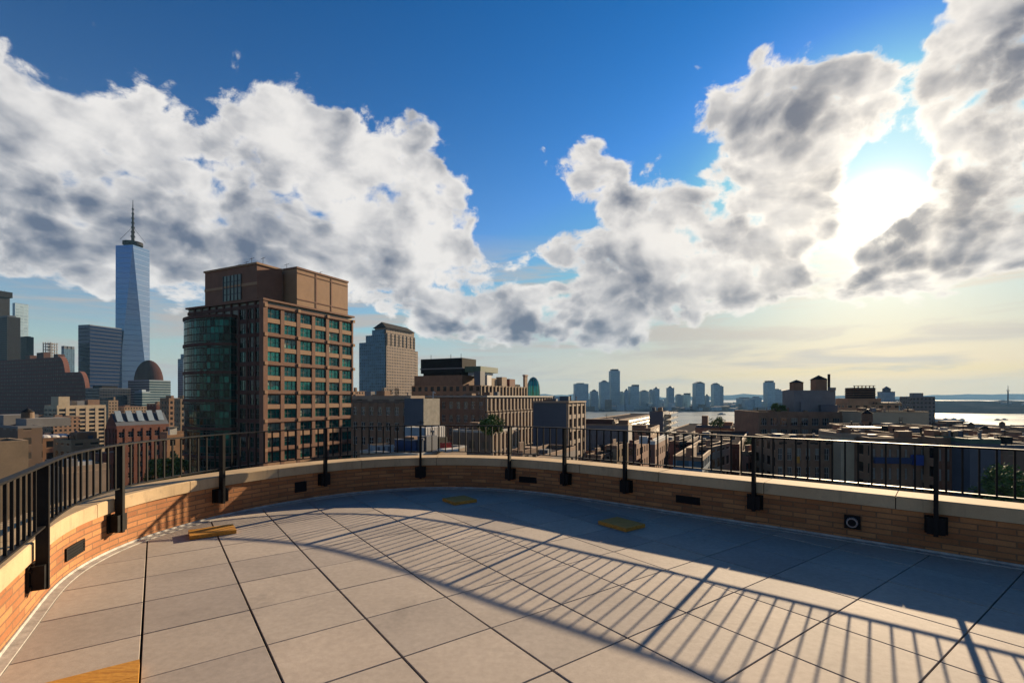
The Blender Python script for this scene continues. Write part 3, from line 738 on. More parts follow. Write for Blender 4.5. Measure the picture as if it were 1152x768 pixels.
# left face: curtain wall in bays
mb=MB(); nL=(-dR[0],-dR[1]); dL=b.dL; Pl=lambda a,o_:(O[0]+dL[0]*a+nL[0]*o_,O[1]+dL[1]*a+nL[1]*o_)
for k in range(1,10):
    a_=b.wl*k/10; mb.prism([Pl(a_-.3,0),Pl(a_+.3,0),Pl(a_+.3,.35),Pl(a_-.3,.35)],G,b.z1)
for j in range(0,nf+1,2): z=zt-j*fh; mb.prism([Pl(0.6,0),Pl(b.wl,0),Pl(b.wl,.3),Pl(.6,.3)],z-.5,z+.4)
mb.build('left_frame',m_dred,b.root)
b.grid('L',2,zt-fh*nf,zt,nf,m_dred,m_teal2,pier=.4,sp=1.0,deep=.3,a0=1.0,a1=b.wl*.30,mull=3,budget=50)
# bow front
a0_,a1_=b.wl*.34,b.wl*.97; mid=(a0_+a1_)/2; half=(a1_-a0_)/2; bow=[]
for k in range(13):
    x=-1+2*k/12; bow.append(Pl(mid+half*x,.4+4.2*sqrt(max(0,1-x*x*.92))))
zb_=b.z1-3.4
F_bow=facade('bow_glass',(.07,.05,.04),(.008,.085,.075),1.3,fh*.5,.84,.86,.08,.9,.2)
mb=MB(); mb.prism([Pl(a0_,-.2)]+bow+[Pl(a1_,-.2)],G,zb_,0,1); bo=mb.build('bow_front',[F_bow,m_terra],b.root)
mb=MB()
for j in range(0,nf+1,2):
    z=zb_-j*fh; P2=[Pl(mid+(half+.3)*(-1+2*k/12),.4+4.5*sqrt(max(0,1-((-1+2*k/12)**2)*.92))) for k in range(13)]
    mb.prism([Pl(a0_-.3,-.1)]+P2+[Pl(a1_+.3,-.1)],z-.5,z+.35)
mb.build('stone_band',m_dred,bo)
# penthouse
z0=b.z1+.5; pl0,pl1,pr0,pr1=5.5,b.wl*.86,2.0,b.wr-.6
def pz(py,l,r): p=b.pt(l,r,0); return zat(py,p[1])
zp=pz(297,pl0,pr0)
ph=b.part('penthouse',m_terra,pl0,pl1,pr0,pr0+8,z0,zp,mt=m_roof)
b.part('parapet_cap',m_sand,pl0-.3,pl1+.3,pr0-.3,pr0+8.2,zp,zp+.5,ph)
pw=(pl1-pl0)*.36
b.part('window_wall',m_teal,pl0+(pl1-pl0)*.28,pl0+(pl1-pl0)*.62,pr0-.15,pr0,z0+1.2,zp-2.0,ph)
mb=MB()
for k in range(6):
    a_=pl0+(pl1-pl0)*(.28+.34*k/5); mb.prism(b.q(a_-.12,a_+.12,pr0-.3,pr0-.15),z0+1.2,zp-2)
for zz in (.25,.5,.75): z=z0+1.2+(zp-3.2-z0)*zz; mb.prism(b.q(pl0+(pl1-pl0)*.28,pl0+(pl1-pl0)*.62,pr0-.28,pr0-.151),z-.1,z+.1)
mb.build('mullion',m_frame,ph)
b.part('sand_band',m_sand,pl0-.15,pl1,pr0-.16,pr0-.001,zp-5.6,zp-4.8,ph)
b.part('recess_wall',m_brown,pl0+1.2,pl1,pr0+8,pr0+11,z0,zp-.6,mt=m_roof)
zq=pz(304,pl0-2.5,pr0+11)
pn=b.part('screen_wall',m_sand,pl0-4.3,pl1,pr0+9.5,pr1,z0,zq,mt=m_roof)
b.part('screen_cap',m_terra,pl0-4.5,pl1+.2,pr0+9.3,pr1+.2,zq,zq+.5,pn)
mb=MB()
for k in (1,2): r_=pr0+9.5+(pr1-pr0-9.5)*(.05+.30*k); mb.prism(b.q(pl0-4.38,pl0-4.3,r_-.25,r_+.25),z0+.5,zq-.3)
mb.prism(b.q(pl0-4.42,pl0-4.3,pr0+9.6,pr1),z0+2.0,z0+2.3); mb.prism(b.q(pl0-4.42,pl0-4.3,pr0+9.6,pr1),zq-1.3,zq-1.1)
mb.build('panel_joint',m_terra,pn)
mb=MB()
for l,r,h in ((9,3,2.4),(12,3.5,1.8),(7,5,2.8),(16,4,1.6),(6,12,2.0),(8,22,2.0),(6,24.5,2.6)):
    p=b.pt(l,r,zp if r<10 else zq); mb.tube(p,(p[0],p[1],p[2]+h),.07,.05,5); mb.tube((p[0]-.7,p[1],p[2]+h*.8),(p[0]+.7,p[1],p[2]+h),.05,.05,5)
mb.build('antenna',m_blk,b.root)

# ---------- postmodern stone and blue tower
Y=600
b=Bld('stone_tower','tall tower of blue glass at left and tan stone at right under dark sloping roof',(432,Y),404,466,384,64,[F_bglass,m_slate],cat='skyscraper',parapet=0)
zA=b.z1; wl,wr=b.wl,b.wr; zU=lambda y:zat(y,Y)
mb=MB(); mb.prism(b.q(-1.2,wl*.10,3,wr+.5),G,zU(374),0,1); mb.prism(b.q(-1.2,3,-.8,wr*.45),G,zU(436),0,1)
mb.build('stone_shaft',[F_stone,m_terra],b.root)
b.part('setback_wing',F_stone,wl*.05,wl*.5,wr+.5,wr*1.18,G,zU(390))
b.part('glass_step',F_bglass,wl*.0,wl*.75,1,wr*.8,zA,zU(376)); b.part('glass_step',F_bglass,wl*.05,wl*.52,2,wr*.6,zU(376),zU(370))
b.part('upper_block',F_stone,wl*.0,wl*.45,4,wr,zU(374),zU(368))
mb=MB(); r0,r1=2,wr; zl=zU(368); zh=zU(361)
q=[b.pt(-1.6,r0,zl),b.pt(-1.6,r1,zl),b.pt(wl*.5,r1,zl),b.pt(wl*.5,r0,zl)]; e=[b.pt(wl*.2,r0+3,zh),b.pt(wl*.2,r1-5,zh-1)]
mb.face([q[0],q[1],e[1],e[0]],0); mb.face([q[2],q[3],e[0],e[1]],0); mb.face([q[3],q[0],e[0]],0); mb.face([q[1],q[2],e[1]],0)
mb.build('roof',m_blk,b.root)
mb=MB()
for k in range(8):
    r_=4+(wr-6)*k/7; mb.prism(b.q(-1.5,-1.2,r_,r_+.9),zU(388),zU(374))
mb.build('vertical_fins',m_blk,b.root)
b=Bld('dark_mid_block','dark block at the foot of the stone tower beside the green glass building',(400,420),388,412,441,64,[F_brown,m_brown])
b.part('chimney',m_brown,2,4,2,4,b.z1,b.z1+4)

# ---------- big Hudson Square block
b=Bld('upper_warehouse','long brown building with lit vertical piers and black plant boxes on its roof',(540,205),463,592,433,64,[F_brown,m_brown],roof=m_roof,parapet=0)
z1=b.z1; k=205/F
b.grid('R',14,z1-10,z1-.2,2,m_tan,m_glass,pier=1.1,sp=.5,deep=.6,budget=30)
b.part('attic',m_brown,10,b.wl,2,20,z1,z1+4.5,mt=m_roof)
bx=b.part('plant_screen',m_blk,b.wl*.30,b.wl*.92,3,15,z1+5.5,z1+12)
b.part('screen_band',m_grey,b.wl*.29,b.wl*.93,2.8,15.2,z1+7.3,z1+7.8,bx); b.part('screen_base',m_blk,b.wl*.35,b.wl*.9,4,14,z1+4.5,z1+5.5,bx)
b.part('green_screen',m_green,2,b.wl*.28,4,20,z1+5.8,z1+8.2); b.part('roof_unit',m_ltblue,3,b.wl*.25,5,17,z1+4.5,z1+5.8)
for (l0,l1,r0,r1,h,m) in ((1,4,2,6,6,m_slate),(1,3,8,12,4.5,m_white),(2,5,14,19,3.5,m_tan),(1,4,22,27,4.2,m_taupe),(1,4,30,36,3.6,m_red),(2,6,38,44,1.2,m_blk)):
    b.part('roof_unit',m,l0,l1,r0,r1,z1,z1+h)
mb=MB()
for u in (.35,.5,.8): p=b.pt(b.wl*u,5,z1+12); mb.tube(p,(p[0],p[1],p[2]+2),.12,.1,5)
mb.build('antenna',m_blk,b.root)
b=Bld('warehouse','wide brick warehouse with white cornice and tall lit piers in the middle distance',(546,150),480,620,446.5,64,[F_dark,m_taupe],roof=m_roof,parapet=0)
z1=b.z1
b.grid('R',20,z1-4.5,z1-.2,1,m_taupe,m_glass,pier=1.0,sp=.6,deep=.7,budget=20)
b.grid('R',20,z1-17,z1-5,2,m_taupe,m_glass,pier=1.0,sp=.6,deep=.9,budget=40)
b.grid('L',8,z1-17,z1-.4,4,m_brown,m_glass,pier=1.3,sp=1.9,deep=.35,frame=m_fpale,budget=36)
b.part('cornice',m_fpale,-1.0,b.wl,-.7,b.wr,z1,z1+.45,mt=m_roof)
b=Bld('corner_block','dark building end with a narrow sunlit pier front at centre right of the warehouse',(637,140),600,656.5,453,64,[m_slate,m_taupe],roof=m_roof,parapet=0)
z1=b.z1
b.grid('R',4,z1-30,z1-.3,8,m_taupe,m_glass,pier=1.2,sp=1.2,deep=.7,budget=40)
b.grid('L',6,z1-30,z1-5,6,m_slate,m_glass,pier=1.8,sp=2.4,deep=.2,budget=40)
b.part('cornice',m_taupe,-.9,b.wl,-.4,b.wr,z1,z1+.5,mt=m_roof)
b=Bld('low_annex','low annex with white cornice and lit piers below the warehouse',(552,110),508,582,487,64,[F_dark,m_fpale],roof=m_roof,parapet=.5)
b.grid('R',7,b.z1-12,b.z1-.2,3,m_taupe,m_glass,pier=.8,sp=.5,deep=.6,budget=24)
b=Bld('brick_tenement','dark brick tenement behind the blank slate bulkhead left of the warehouse',(462,120),396,478,449,64,[F_dark,m_taupe],roof=m_roof)
b.grid('L',7,b.z1-24,b.z1-1,6,m_brown,m_glass,pier=1.3,sp=1.8,deep=.3,frame=m_fpale,budget=50)
b.part('bulkhead',m_tan,b.wl*.5,b.wl*.8,2,5,b.z1,b.z1+1.2)
b=Bld('blank_bulkhead','tall blank bulkhead with slate left side and pale stucco right side',(475.5,82),455,494,448,64,[m_slate,m_slate],roof=m_roof,z0=zat(484,82),parapet=0)
b.part('stucco_face',m_stucco,-.12,-.001,.1,b.wr,b.z0,b.z1)
mb=MB(); p=b.pt(.6,b.wr*.8,b.z1); mb.tube(p,(p[0],p[1],p[2]+1.2),.12,.1,6); mb.tube((p[0],p[1],p[2]+1.2),(p[0]+.4,p[1],p[2]+.9),.09,.09,6); mb.build('vent_pipe',m_white,b.root)
b=Bld('white_ribbed_block','white block with vertical ribs under the blank bulkhead',(479,74),455,499.5,482,64,[m_ltblue,m_white],roof=m_roof2,parapet=.15)
mb=MB()
for k in range(9):
    a_=b.wr*k/8; mb.prism(b.q(-.16,-.001,a_-.16,a_+.16),b.z1-9,b.z1+.1)
mb.build('rib',m_white,b.root); b.part('white_face',m_white,-.05,-.0005,.0,b.wr,b.z1-9,b.z1)
o=Bld('blue_mesh_box','rooftop plant box wrapped in dark blue mesh left of the white ribbed block',(468,66),444,474,496,64,[m_bluetarp,m_bluetarp],z0=zat(512,66),parapet=0)
o.part('lid',m_slate,-.1,o.wl+.1,-.1,o.wr+.1,o.z1,o.z1+.12)
o=Bld('pale_blue_box','pale blue metal rooftop box beside the blue mesh box',(420,64),414,443,501,30,[m_ltblue,m_ltblue],z0=zat(514,64),parapet=0)
mb=MB()
for u in (.2,.45,.7): mb.prism(o.q(-.06,-.001,o.wr*u,o.wr*(u+.12)),o.z0,o.z1-.2)
mb.build('louvre',m_slate,o.root)
b=Bld('low_roof','low pale roof carrying the blue and red boxes behind the centre railing',(470,60),405,525,513,64,[m_taupe,m_fpale],roof=m_roof,parapet=.3)
o=Bld('red_container','small bright red container on the white slab right of the ribbed block',(500,64),495,508,498,50,[m_redp,m_redp],z0=zat(505.5,64),parapet=0)
o.part('door',m_redp,-.05,-.001,.3,o.wr-.3,o.z0+.1,o.z1-.1)
o=Bld('white_slab','thin white rooftop slab under the red container',(502,62),492,516,505.7,40,[m_white,m_white],roof=m_white,z0=zat(509,62),parapet=0)
# chimney and glass gem behind the warehouse
b=Bld('brick_chimney','square brown brick chimney beside the curved teal glass gem',(590.5,330),588.5,593.5,423,64,[m_brown,m_brown],z0=G,parapet=0,cat='chimney')
b.part('cap',m_terra,-.3,b.wl+.3,-.3,b.wr+.3,b.z1,b.z1+1.0)
Y=360; cx,cy=at(600,Y); o=thing('glass_gem','curved teal glass rooftop volume behind the warehouse roofline','building',(cx,cy,G))
rr=7.2*Y/F; zt=zat(424,Y); mb=MB(); prof=[(1.0,G),(1.0,zat(440,Y)),(.93,zat(434,Y)),(.75,zat(429,Y)),(.45,zat(425.5,Y)),(.05,zt)]
for (r0,z0_),(r1,z1_) in zip(prof[:-1],prof[1:]): mb.tube((cx,cy,z0_),(cx,cy,z1_),rr*r0,rr*r1,24,caps=False)
mb.build('glass_shell',m_teal,o); mb=MB()
for k in range(12):
    a_=2*pi*k/12
    for (r0,z0_),(r1,z1_) in zip(prof[:-1],prof[1:]): mb.tube((cx+rr*1.01*r0*cos(a_),cy+rr*1.01*r0*sin(a_),z0_),(cx+rr*1.01*r1*cos(a_),cy+rr*1.01*r1*sin(a_),z1_),.14,.14,4,caps=False)
mb.build('ribs',m_grey,o)

# ---------- middle right, in front of the river
b=Bld('grid_apartments','dark apartment block with a regular window grid and red roof bulkhead',(707,175),652,711,479,70,[m_grey,m_tan],roof=m_roof,parapet=.5)
b.grid('L',10,b.z1-25,b.z1-1,8,m_grey,m_glass,pier=1.6,sp=1.7,deep=.35,frame=m_fpale,budget=80)
b.part('bulkhead',m_dred,b.wl*.3,b.wl*.95,2,5,b.z1,b.z1+2.2); b.part('bulkhead',m_brown,b.wl*.02,b.wl*.2,2,6,b.z1,b.z1+2.0)
b=Bld('brown_terrace_block','brown block right of the window grid apartments',(732,200),708,742,484,66,[F_brown,m_brown])
b.part('bulkhead',m_brown,2,8,2,5,b.z1,b.z1+2)
b=Bld('red_brick_house','narrow red brick house with pale piers seen through the centre railing',(716,120),707,731,503,64,[F_pink,m_red]); b.part('chimney',m_red,1,2,1,2,b.z1,b.z1+1.6)
b=Bld('pink_brick_house','taller pink brick house right of the narrow red brick house',(737,118),730,752,500,64,[F_pink,m_white]); b.part('chimney',m_red,1,2,2,3,b.z1,b.z1+1.6); b.part('stair_bulkhead',m_white,2,4,1,2.5,b.z1,b.z1+1.8)
b=Bld('slate_tower','slate blue block with stacked open balconies standing in front of the river',(746,260),730.5,752,463,66,[m_slate,m_slate],roof=m_roof,parapet=0)
bal=[]
for k in range(9):
    z=b.z1-1.5-k*3.1; o=b.part('balcony',m_grey,-2.6,b.wl*.25,b.wr*.25,b.wr*2.2,z-.3,z)
    mb=MB()
    for r_ in (.3,1.2,2.15): mb.prism(b.q(-2.5,-2.3,b.wr*r_,b.wr*r_+.15),z,z+1.0)
    mb.prism(b.q(-2.5,-2.4,b.wr*.25,b.wr*2.2),z+1.0,z+1.08)
    mb.build('guard_rail',m_frame,o)
b.part('rear_core',m_brown,0,b.wl*.6,b.wr,b.wr*1.6,G,b.z1-1)
b=Bld('glass_low_block','low glass and steel block under the balcony tower',(762,150),748,782,498,60,[F_bglass,m_slate],roof=m_roof); b.part('roof_unit',m_grey,2,4,2,6,b.z1,b.z1+1.5)
b=Bld('gabled_mass','dark brown apartment house with a chimney tower and lumpy roof garden before the river',(826,230),782,833,483,70,[F_brown,m_brown],roof=m_roof,parapet=.5)
b.part('chimney_tower',m_brown,b.wl*.68,b.wl*.84,2,5,b.z1,b.z1+6.2)
b.part('attic',m_slate,b.wl*.1,b.wl*.98,1.5,7,b.z1,b.z1+1.6); b.part('bulkhead',m_brown,b.wl*.05,b.wl*.3,2,6,b.z1+1.6,b.z1+3.4)
b=Bld('maroon_row','long maroon brick row seen through the railing below the gabled apartment house',(832,130),772,842,503,66,[F_dred,m_dred],roof=m_roof)
b.grid('L',8,b.z1-14,b.z1-.6,4,m_dred,m_glass,pier=1.6,sp=2.0,deep=.25,frame=m_fpale,budget=40)
b=Bld('buff_annex','buff brick annex between the maroon row and the brown warehouse',(838,170),830,862,500,64,[F_taupe,m_tan]); b.part('roof_unit',m_white,1,3,1,3,b.z1,b.z1+1.4)

# brown warehouse with tank houses (right side: its near left end turned to us)
b=Bld('brown_warehouse','big brown brick warehouse with two peaked tank houses and a roof tree',(952,190),852,960,465,20,[m_brown,m_brown],roof=m_roof,parapet=.6) if False else None
b=Bld('brown_warehouse','big brown brick warehouse with two peaked tank houses and a thin chimney',(853,185),849,958,465,-6,[m_brown,m_brown],roof=m_roof,parapet=.7,wl=26)
BW=b; z1=b.z1; sc=185/F
b.grid('R',9,z1-26,z1-.8,6,m_brown,m_glass,pier=1.3,sp=1.4,deep=.45,frame=m_fpale,mull=2,budget=54)
U=lambda px:(px-853)*sc*1.0
mass=b.part('roof_mass',m_grey,6,16,U(899),U(944),z1,zat(439,192))
def house(px0,px1,ytop,eave,l0):
    h=b.part('tank_house',m_brown,l0,l0+4,U(px0),U(px1),z1,zat(eave,192))
    r0,r1=U(px0)-.3,U(px1)+.3; m_=(r0+r1)/2; zt_=zat(ytop,192); ze=zat(eave,192)
    mb=MB(); q=[b.pt(l0-.3,r0,ze),b.pt(l0-.3,r1,ze),b.pt(l0+4.3,r1,ze),b.pt(l0+4.3,r0,ze)]; e=b.pt(l0+2,m_,zt_)
    for i in range(4): mb.face([q[i],q[(i+1)%4],e])
    mb.face(q[::-1]); mb.build('hip_roof',m_blk,h)
house(900,910,427,430.5,6.5); house(924,936.5,422,427,7)
b.part('chimney',m_blk,8,8.7,U(939.5),U(941.5),z1,zat(421,192))
b.part('steel_shed',m_slate,4.5,6,U(926),U(944),z1,zat(455,190)); b.part('roof_unit',m_grey,4.5,6,U(905),U(916),z1,zat(452,190)); b.part('vent_stack',m_grey,5,7,U(937),U(943),zat(439,192),zat(436,192))
b=Bld('steel_roof_tier','dark windowed tier with a thin white canopy at the right end of the brown warehouse',(962,150),930,1000,476,-4,[F_brown,m_brown],roof=m_roof,wl=12) if False else None
b=Bld('terraced_penthouse','sunlit tan penthouse terraces with a black louvred box on top',(952,215),948,1011,456,-8,[F_tan,m_tan],roof=m_tan,parapet=.5,wl=20)
sc2=215/F; z1=b.z1; V=lambda px:(px-952)*sc2
b.part('upper_terrace',m_sand,3,14,V(958),V(992),z1,zat(448,218),mt=m_tan); lb=b.part('louvred_box',m_blk,5,12,V(966),V(989),zat(448,218),zat(436,220))
mb=MB()
for k in range(4): mb.prism(b.q(4.8,12.2,V(965.5),V(989.5)),zat(446-2.6*k,220),zat(445.4-2.6*k,220))
for k in range(6): mb.prism(b.q(5.2,5.5,V(967+4*k),V(967.8+4*k)),zat(436,220),zat(433.8,220))
mb.prism(b.q(5.1,5.4,V(966),V(989)),zat(434.2,220),zat(433.6,220))
mb.build('louvre',m_brown,lb)
b.part('side_terrace',m_tan,2,12,V(992),V(1012),z1,zat(452.5,218),mt=m_sand); b.part('rail_wall',m_tan,0,1,V(955),V(975),z1,zat(450,215))
b=Bld('long_buff_block','long low buff block with a dark doorway below the terraced penthouse',(969,170),960,1045,464,-6,[m_cream,m_tan],roof=m_roof2,wl=14,parapet=.4,z0=None)
b.part('doorway',m_glass,-.06,-.001,b.wr*.56,b.wr*.62,b.z1-4,b.z1-1.5); b.part('frame_band',m_slate,-.10,-.001,0,b.wr,b.z1-5.2,b.z1-4.7)
b=Bld('dark_loggia','dark recessed storey under the long buff block',(955,150),950,1050,481.5,-5,[F_dark,m_brown],roof=m_roof,wl=12)
b=Bld('white_top_box','flat box with a bright white roof in front of the dark recessed storey',(963,135),958,994,480.5,-5,[m_taupe,m_white],roof=m_white,z0=zat(489,135),wl=6,parapet=0)
b.part('door',m_glass,-.04,-.001,b.wr*.7,b.wr*.85,b.z0+.2,b.z1-.6)
b=Bld('tan_party_wall','tall blank tan party wall seen through the right railing',(946,105),940,976,492,-8,[m_cream,m_taupe],roof=m_roof,wl=10)
b.part('pilaster',m_brown,-.2,-.001,b.wr*.5,b.wr*.62,G,b.z1)
b=Bld('shopfront_block','brown block with white lit windows and yellow panel behind the right railing',(872,110),868,945,497,-6,[F_brown,m_brown],roof=m_roof,wl=12)
b.grid('R',7,b.z1-13,b.z1-.5,3,m_brown,m_glass,pier=1.0,sp=1.5,deep=.3,frame=m_fpale,budget=24)
b.part('yellow_panel',m_yel,-.4,-.31,b.wr*.30,b.wr*.37,b.z1-4.6,b.z1-3.1)
b=Bld('blue_band_block','brick block with a long blue awning band seen through the right railing',(978,100),974,1050,497,-8,[F_brown,m_brown],roof=m_roof,wl=12)
b.grid('R',8,b.z1-12,b.z1-.5,3,m_brown,m_glass,pier=1.0,sp=1.6,deep=.3,frame=m_fpale,budget=24)
b.part('awning',m_bluetarp,-1.0,-.31,b.wr*.05,b.wr*.62,b.z1-4.2,b.z1-3.0); b.part('awning',mat('bright_blue_awning',(.02,.08,.38),.6),-1.4,-.31,b.wr*.63,b.wr*.78,b.z1-4.4,b.z1-2.4)
b=Bld('striped_facade','brick apartment house with paired pale windows right of the blue awning',(1052,95),1046,1089,497,-8,[F_brown,m_brown],roof=m_roof,wl=12)
b.grid('R',4,b.z1-12,b.z1-.5,3,m_terra,m_glass,pier=1.0,sp=1.6,deep=.3,frame=m_fpale,budget=12)
b=Bld('dark_glass_house','dark slate building with teal roof edge behind the right railing',(1091,90),1087,1126,499,-8,[m_slate,m_green],roof=m_roof,wl=12); b.part('roof_unit',m_blk,1,3,1,4,b.z1,b.z1+.9)
b=Bld('right_edge_block','dark block with lit yellow windows at the far right edge',(1128,100),1122,1180,505,-8,[F_dark,m_slate],roof=m_roof,wl=12)
# right distance, before the river
b=Bld('violet_tower','grey violet apartment tower with rooftop box before the far shore at right',(1026,430),1023,1052,447,-6,[F_grey,m_grey],roof=m_roof,wl=16)
b.part('rooftop_box',m_grey,3,9,b.wr*.2,b.wr*.6,b.z1,b.z1+4)
b=Bld('cupola_building','blue grey tower with small cupola behind the sunlit terraces',(995,700),993,1007,441,-6,[F_jc2,m_slate],roof=m_roof,wl=16)
mb=MB(); p=b.pt(6,b.wr*.45,b.z1); mb.tube(p,(p[0],p[1],p[2]+5),5,5,12); mb.tube((p[0],p[1],p[2]+5),(p[0],p[1],p[2]+8.5),5.4,.2,12); mb.build('cupola',m_slate,b.root)
b=Bld('red_pier_shed','low reddish building with roof block before the strip of river at right',(1048,420),1045,1090,477,-6,[F_dred,m_dred],roof=m_roof,wl=20); b.part('roof_block',m_dred,4,14,b.wr*.5,b.wr*.95,b.z1,b.z1+2.5)
b=Bld('blue_pier_building','blue grey riverside building with pale left end',(1094,400),1091,1121,479,-6,[F_jc2,m_slate],roof=m_roof,wl=18); b.part('pale_end',m_white,-.2,-.01,0,b.wr*.15,b.z1-9,b.z1)
b=Bld('dark_pier_building','dark riverside building at the far right edge of the river strip',(1129,380),1126,1190,481,-6,[F_dark,m_slate],roof=m_roof,wl=18); b.part('roof_unit',m_slate,4,8,b.wr*.3,b.wr*.5,b.z1,b.z1+2)
b=Bld('green_roof_building','low building with pale diagonal ramps below the red pier building',(1050,250),1046,1100,487,-6,[F_brown,m_brown],roof=m_roof2,wl=30)
b=Bld('grey_low_shed','low grey shed below the blue riverside building',(1100,230),1097,1165,490,-6,[F_grey,m_grey],roof=m_roof,wl=30)

# infill blocks close the gaps between the named ones; each one a building
fill=[('ochre_block','ochre brick block far behind the skylight building',(140,620),126,170,458,F_tan),
('maroon_block','maroon block behind the brown office at left',(176,460),165,196,455,F_dred),
('grey_infill_block','grey block behind the blank slate bulkhead',(440,260),420,470,452,F_grey),
('buff_riverside_block','buff riverside block right of the corner building',(690,420),655,735,474,F_taupe),
('low_brown_block','low brown riverside block beneath the slate balcony tower',(775,340),742,800,489,F_brown),
('dark_riverside_block','dark riverside block left of the brown warehouse',(845,380),826,872,487,F_dark),
('teal_low_block','low teal block between the maroon row and the glass low block',(790,100),757,812,519,F_bglass),
('brown_back_block','plain brown block left behind the pink brick house',(700,150),655,722,512,F_brown),
('grey_back_block','plain grey block low behind the white ribbed block',(600,100),560,650,520,F_grey),
('dusky_block','dusky block at the foot of the dark slab on the left',(60,420),20,90,470,F_brown)]
for nm,lb_,C_,L_,R_,y_,m_ in fill:
    b=Bld(nm,lb_,C_,L_,R_,y_,64,[m_,m_brown],roof=m_roof); b.part('bulkhead',m_brown,2,min(6,b.wl*.6),2,min(7,b.wr*.6),b.z1,b.z1+2.5)
for nm,lb_,C_,L_,R_,y_,m_ in [('low_taupe_block','low taupe block right of the red pier building',(1070,170),1062,1135,497,F_taupe),
 ('far_right_block','low brown block beyond the right edge trees',(1110,150),1104,1180,499,F_brown),
 ('riverside_shed','low dark shed by the river right of the violet tower',(1052,520),1048,1100,478,F_dark)]:
    b=Bld(nm,lb_,C_,L_,R_,y_,-6,[m_,m_brown],roof=m_roof,wl=20); b.part('bulkhead',m_grey,2,6,3,8,b.z1,b.z1+1.6)

more=[('corner_tenement','brown corner tenement seen between the dusk blue balcony tower and the gabled house',(770,180),752,786,492,F_brown,50),
('stone_loft','pale stone loft building low before the gabled apartment house',(800,115),786,822,507,F_taupe,50),
('orange_brick_loft','orange brick loft low behind the pink brick house',(764,140),752,778,500,F_pink,50),
('sand_brick_loft','sand coloured loft left of the narrow red brick house',(694,125),682,707,505,F_tan,60),
('umber_loft','dark umber loft under the window grid apartments',(676,118),660,690,516,F_brown,60),
('small_grey_loft','small grey loft between the corner building and its low annex',(588,95),572,604,512,F_grey,60),
('russet_tenement','russet tenement beside the buff annex left of the brown warehouse',(842,120),834,858,512,F_pink,40)]
for nm,lb_,C_,L_,R_,y_,m_,ph_ in more:
    b=Bld(nm,lb_,C_,L_,R_,y_,ph_,[m_,m_brown],roof=m_roof); b.part('stair_bulkhead',m_brown,1.5,min(4.5,b.wl*.6),1.5,min(4,b.wr*.6),b.z1,b.z1+2.3)
for nm,lb_,C_,L_,R_,y_,m_,d_ in [('amber_loft','amber brick loft in the gap right of the striped apartment house',(1088,130),1084,1112,494,F_tan,10),
 ('stepped_loft','brown loft with stepped roof below the long buff block',(1000,125),996,1046,490,F_brown,10),
 ('ridge_loft','low red loft behind the dark slate building at right',(1110,190),1100,1150,488,F_pink,14),
 ('river_row','row of low brown houses just before the right hand river strip',(1062,330),1058,1128,483,F_brown,16),
 ('quay_block','grey quay block before the right hand river strip at the edge',(1132,300),1130,1190,485,F_taupe,16),
 ('sunlit_loft','tan loft whose flat roof adjoins the white roofed box',(940,120),934,962,489,F_tan,8)]:
    b=Bld(nm,lb_,C_,L_,R_,y_,-6,[m_,m_brown],roof=m_roof,wl=d_); b.part('stair_bulkhead',m_brown,1.5,d_*.5,b.wr*.3,b.wr*.5,b.z1,b.z1+2.4)
# ---------- far shore towers
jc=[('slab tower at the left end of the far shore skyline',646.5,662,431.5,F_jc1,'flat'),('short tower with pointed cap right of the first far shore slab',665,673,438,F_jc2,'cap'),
('pale blue tower left of the tallest far shore tower',675.5,686,427.5,F_jc1,'cap'),('tallest slim tower of the far shore skyline',687,697.5,415,F_jc1,'crown'),
('squat twin block right of the tallest far shore tower',697.5,703,441,F_jc2,'flat'),('thin dark tower before the wide teal tower',703.5,707,437,F_jc2,'cap'),
('wide teal glass tower with stepped roof on the far shore',709,719,432.5,F_jc1,'step'),('grey slant roofed tower right of the wide teal tower',721,730,438.5,F_jc2,'slant'),
('very thin slab between two far shore towers',731.5,735,438.5,F_jc2,'flat'),('slim round topped tower left of the low shore gap',736.5,742,435,F_jc1,'cap'),
('solitary slim round topped tower in the middle of the far shore',752,758.5,434,F_jc2,'cap'),('low stepped block right of the solitary slim tower',762,768,444,F_jc2,'flat'),
('broad low block with raised centre on the far shore',769,777,442,F_jc1,'step'),('tall broad tower with slightly peaked top on the far shore',783,793,429,F_jc1,'slant'),
('small block with a crane cabin between two broad towers',794.5,798,443,F_jc2,'cap'),('tall tower with sunlit glass and slanted roof',803,810,430.5,F_jc1,'slant'),
('narrower tower joined behind the slanted roof tower',810,814,434.5,F_jc2,'flat'),('long low grey block left of the stepped far tower',833,848,447.5,F_jc2,'flat'),
('small teal block beside the long low grey block',849,857,447,F_jc1,'flat'),('high stepped tower with top box left of the tank houses',863.5,872,428,F_jc1,'crown'),
('lower shoulder block joined to the high stepped tower',872,879,438,F_jc2,'flat'),('sloping blue block behind the brown warehouse roof',880,898,437.5,F_jc2,'slant'),
('flat low block at the left end of the far shore behind the warehouse',612,630,446,F_jc2,'flat'),('small square block behind the corner building',634,643,447,F_jc1,'flat')]
Yj=2150
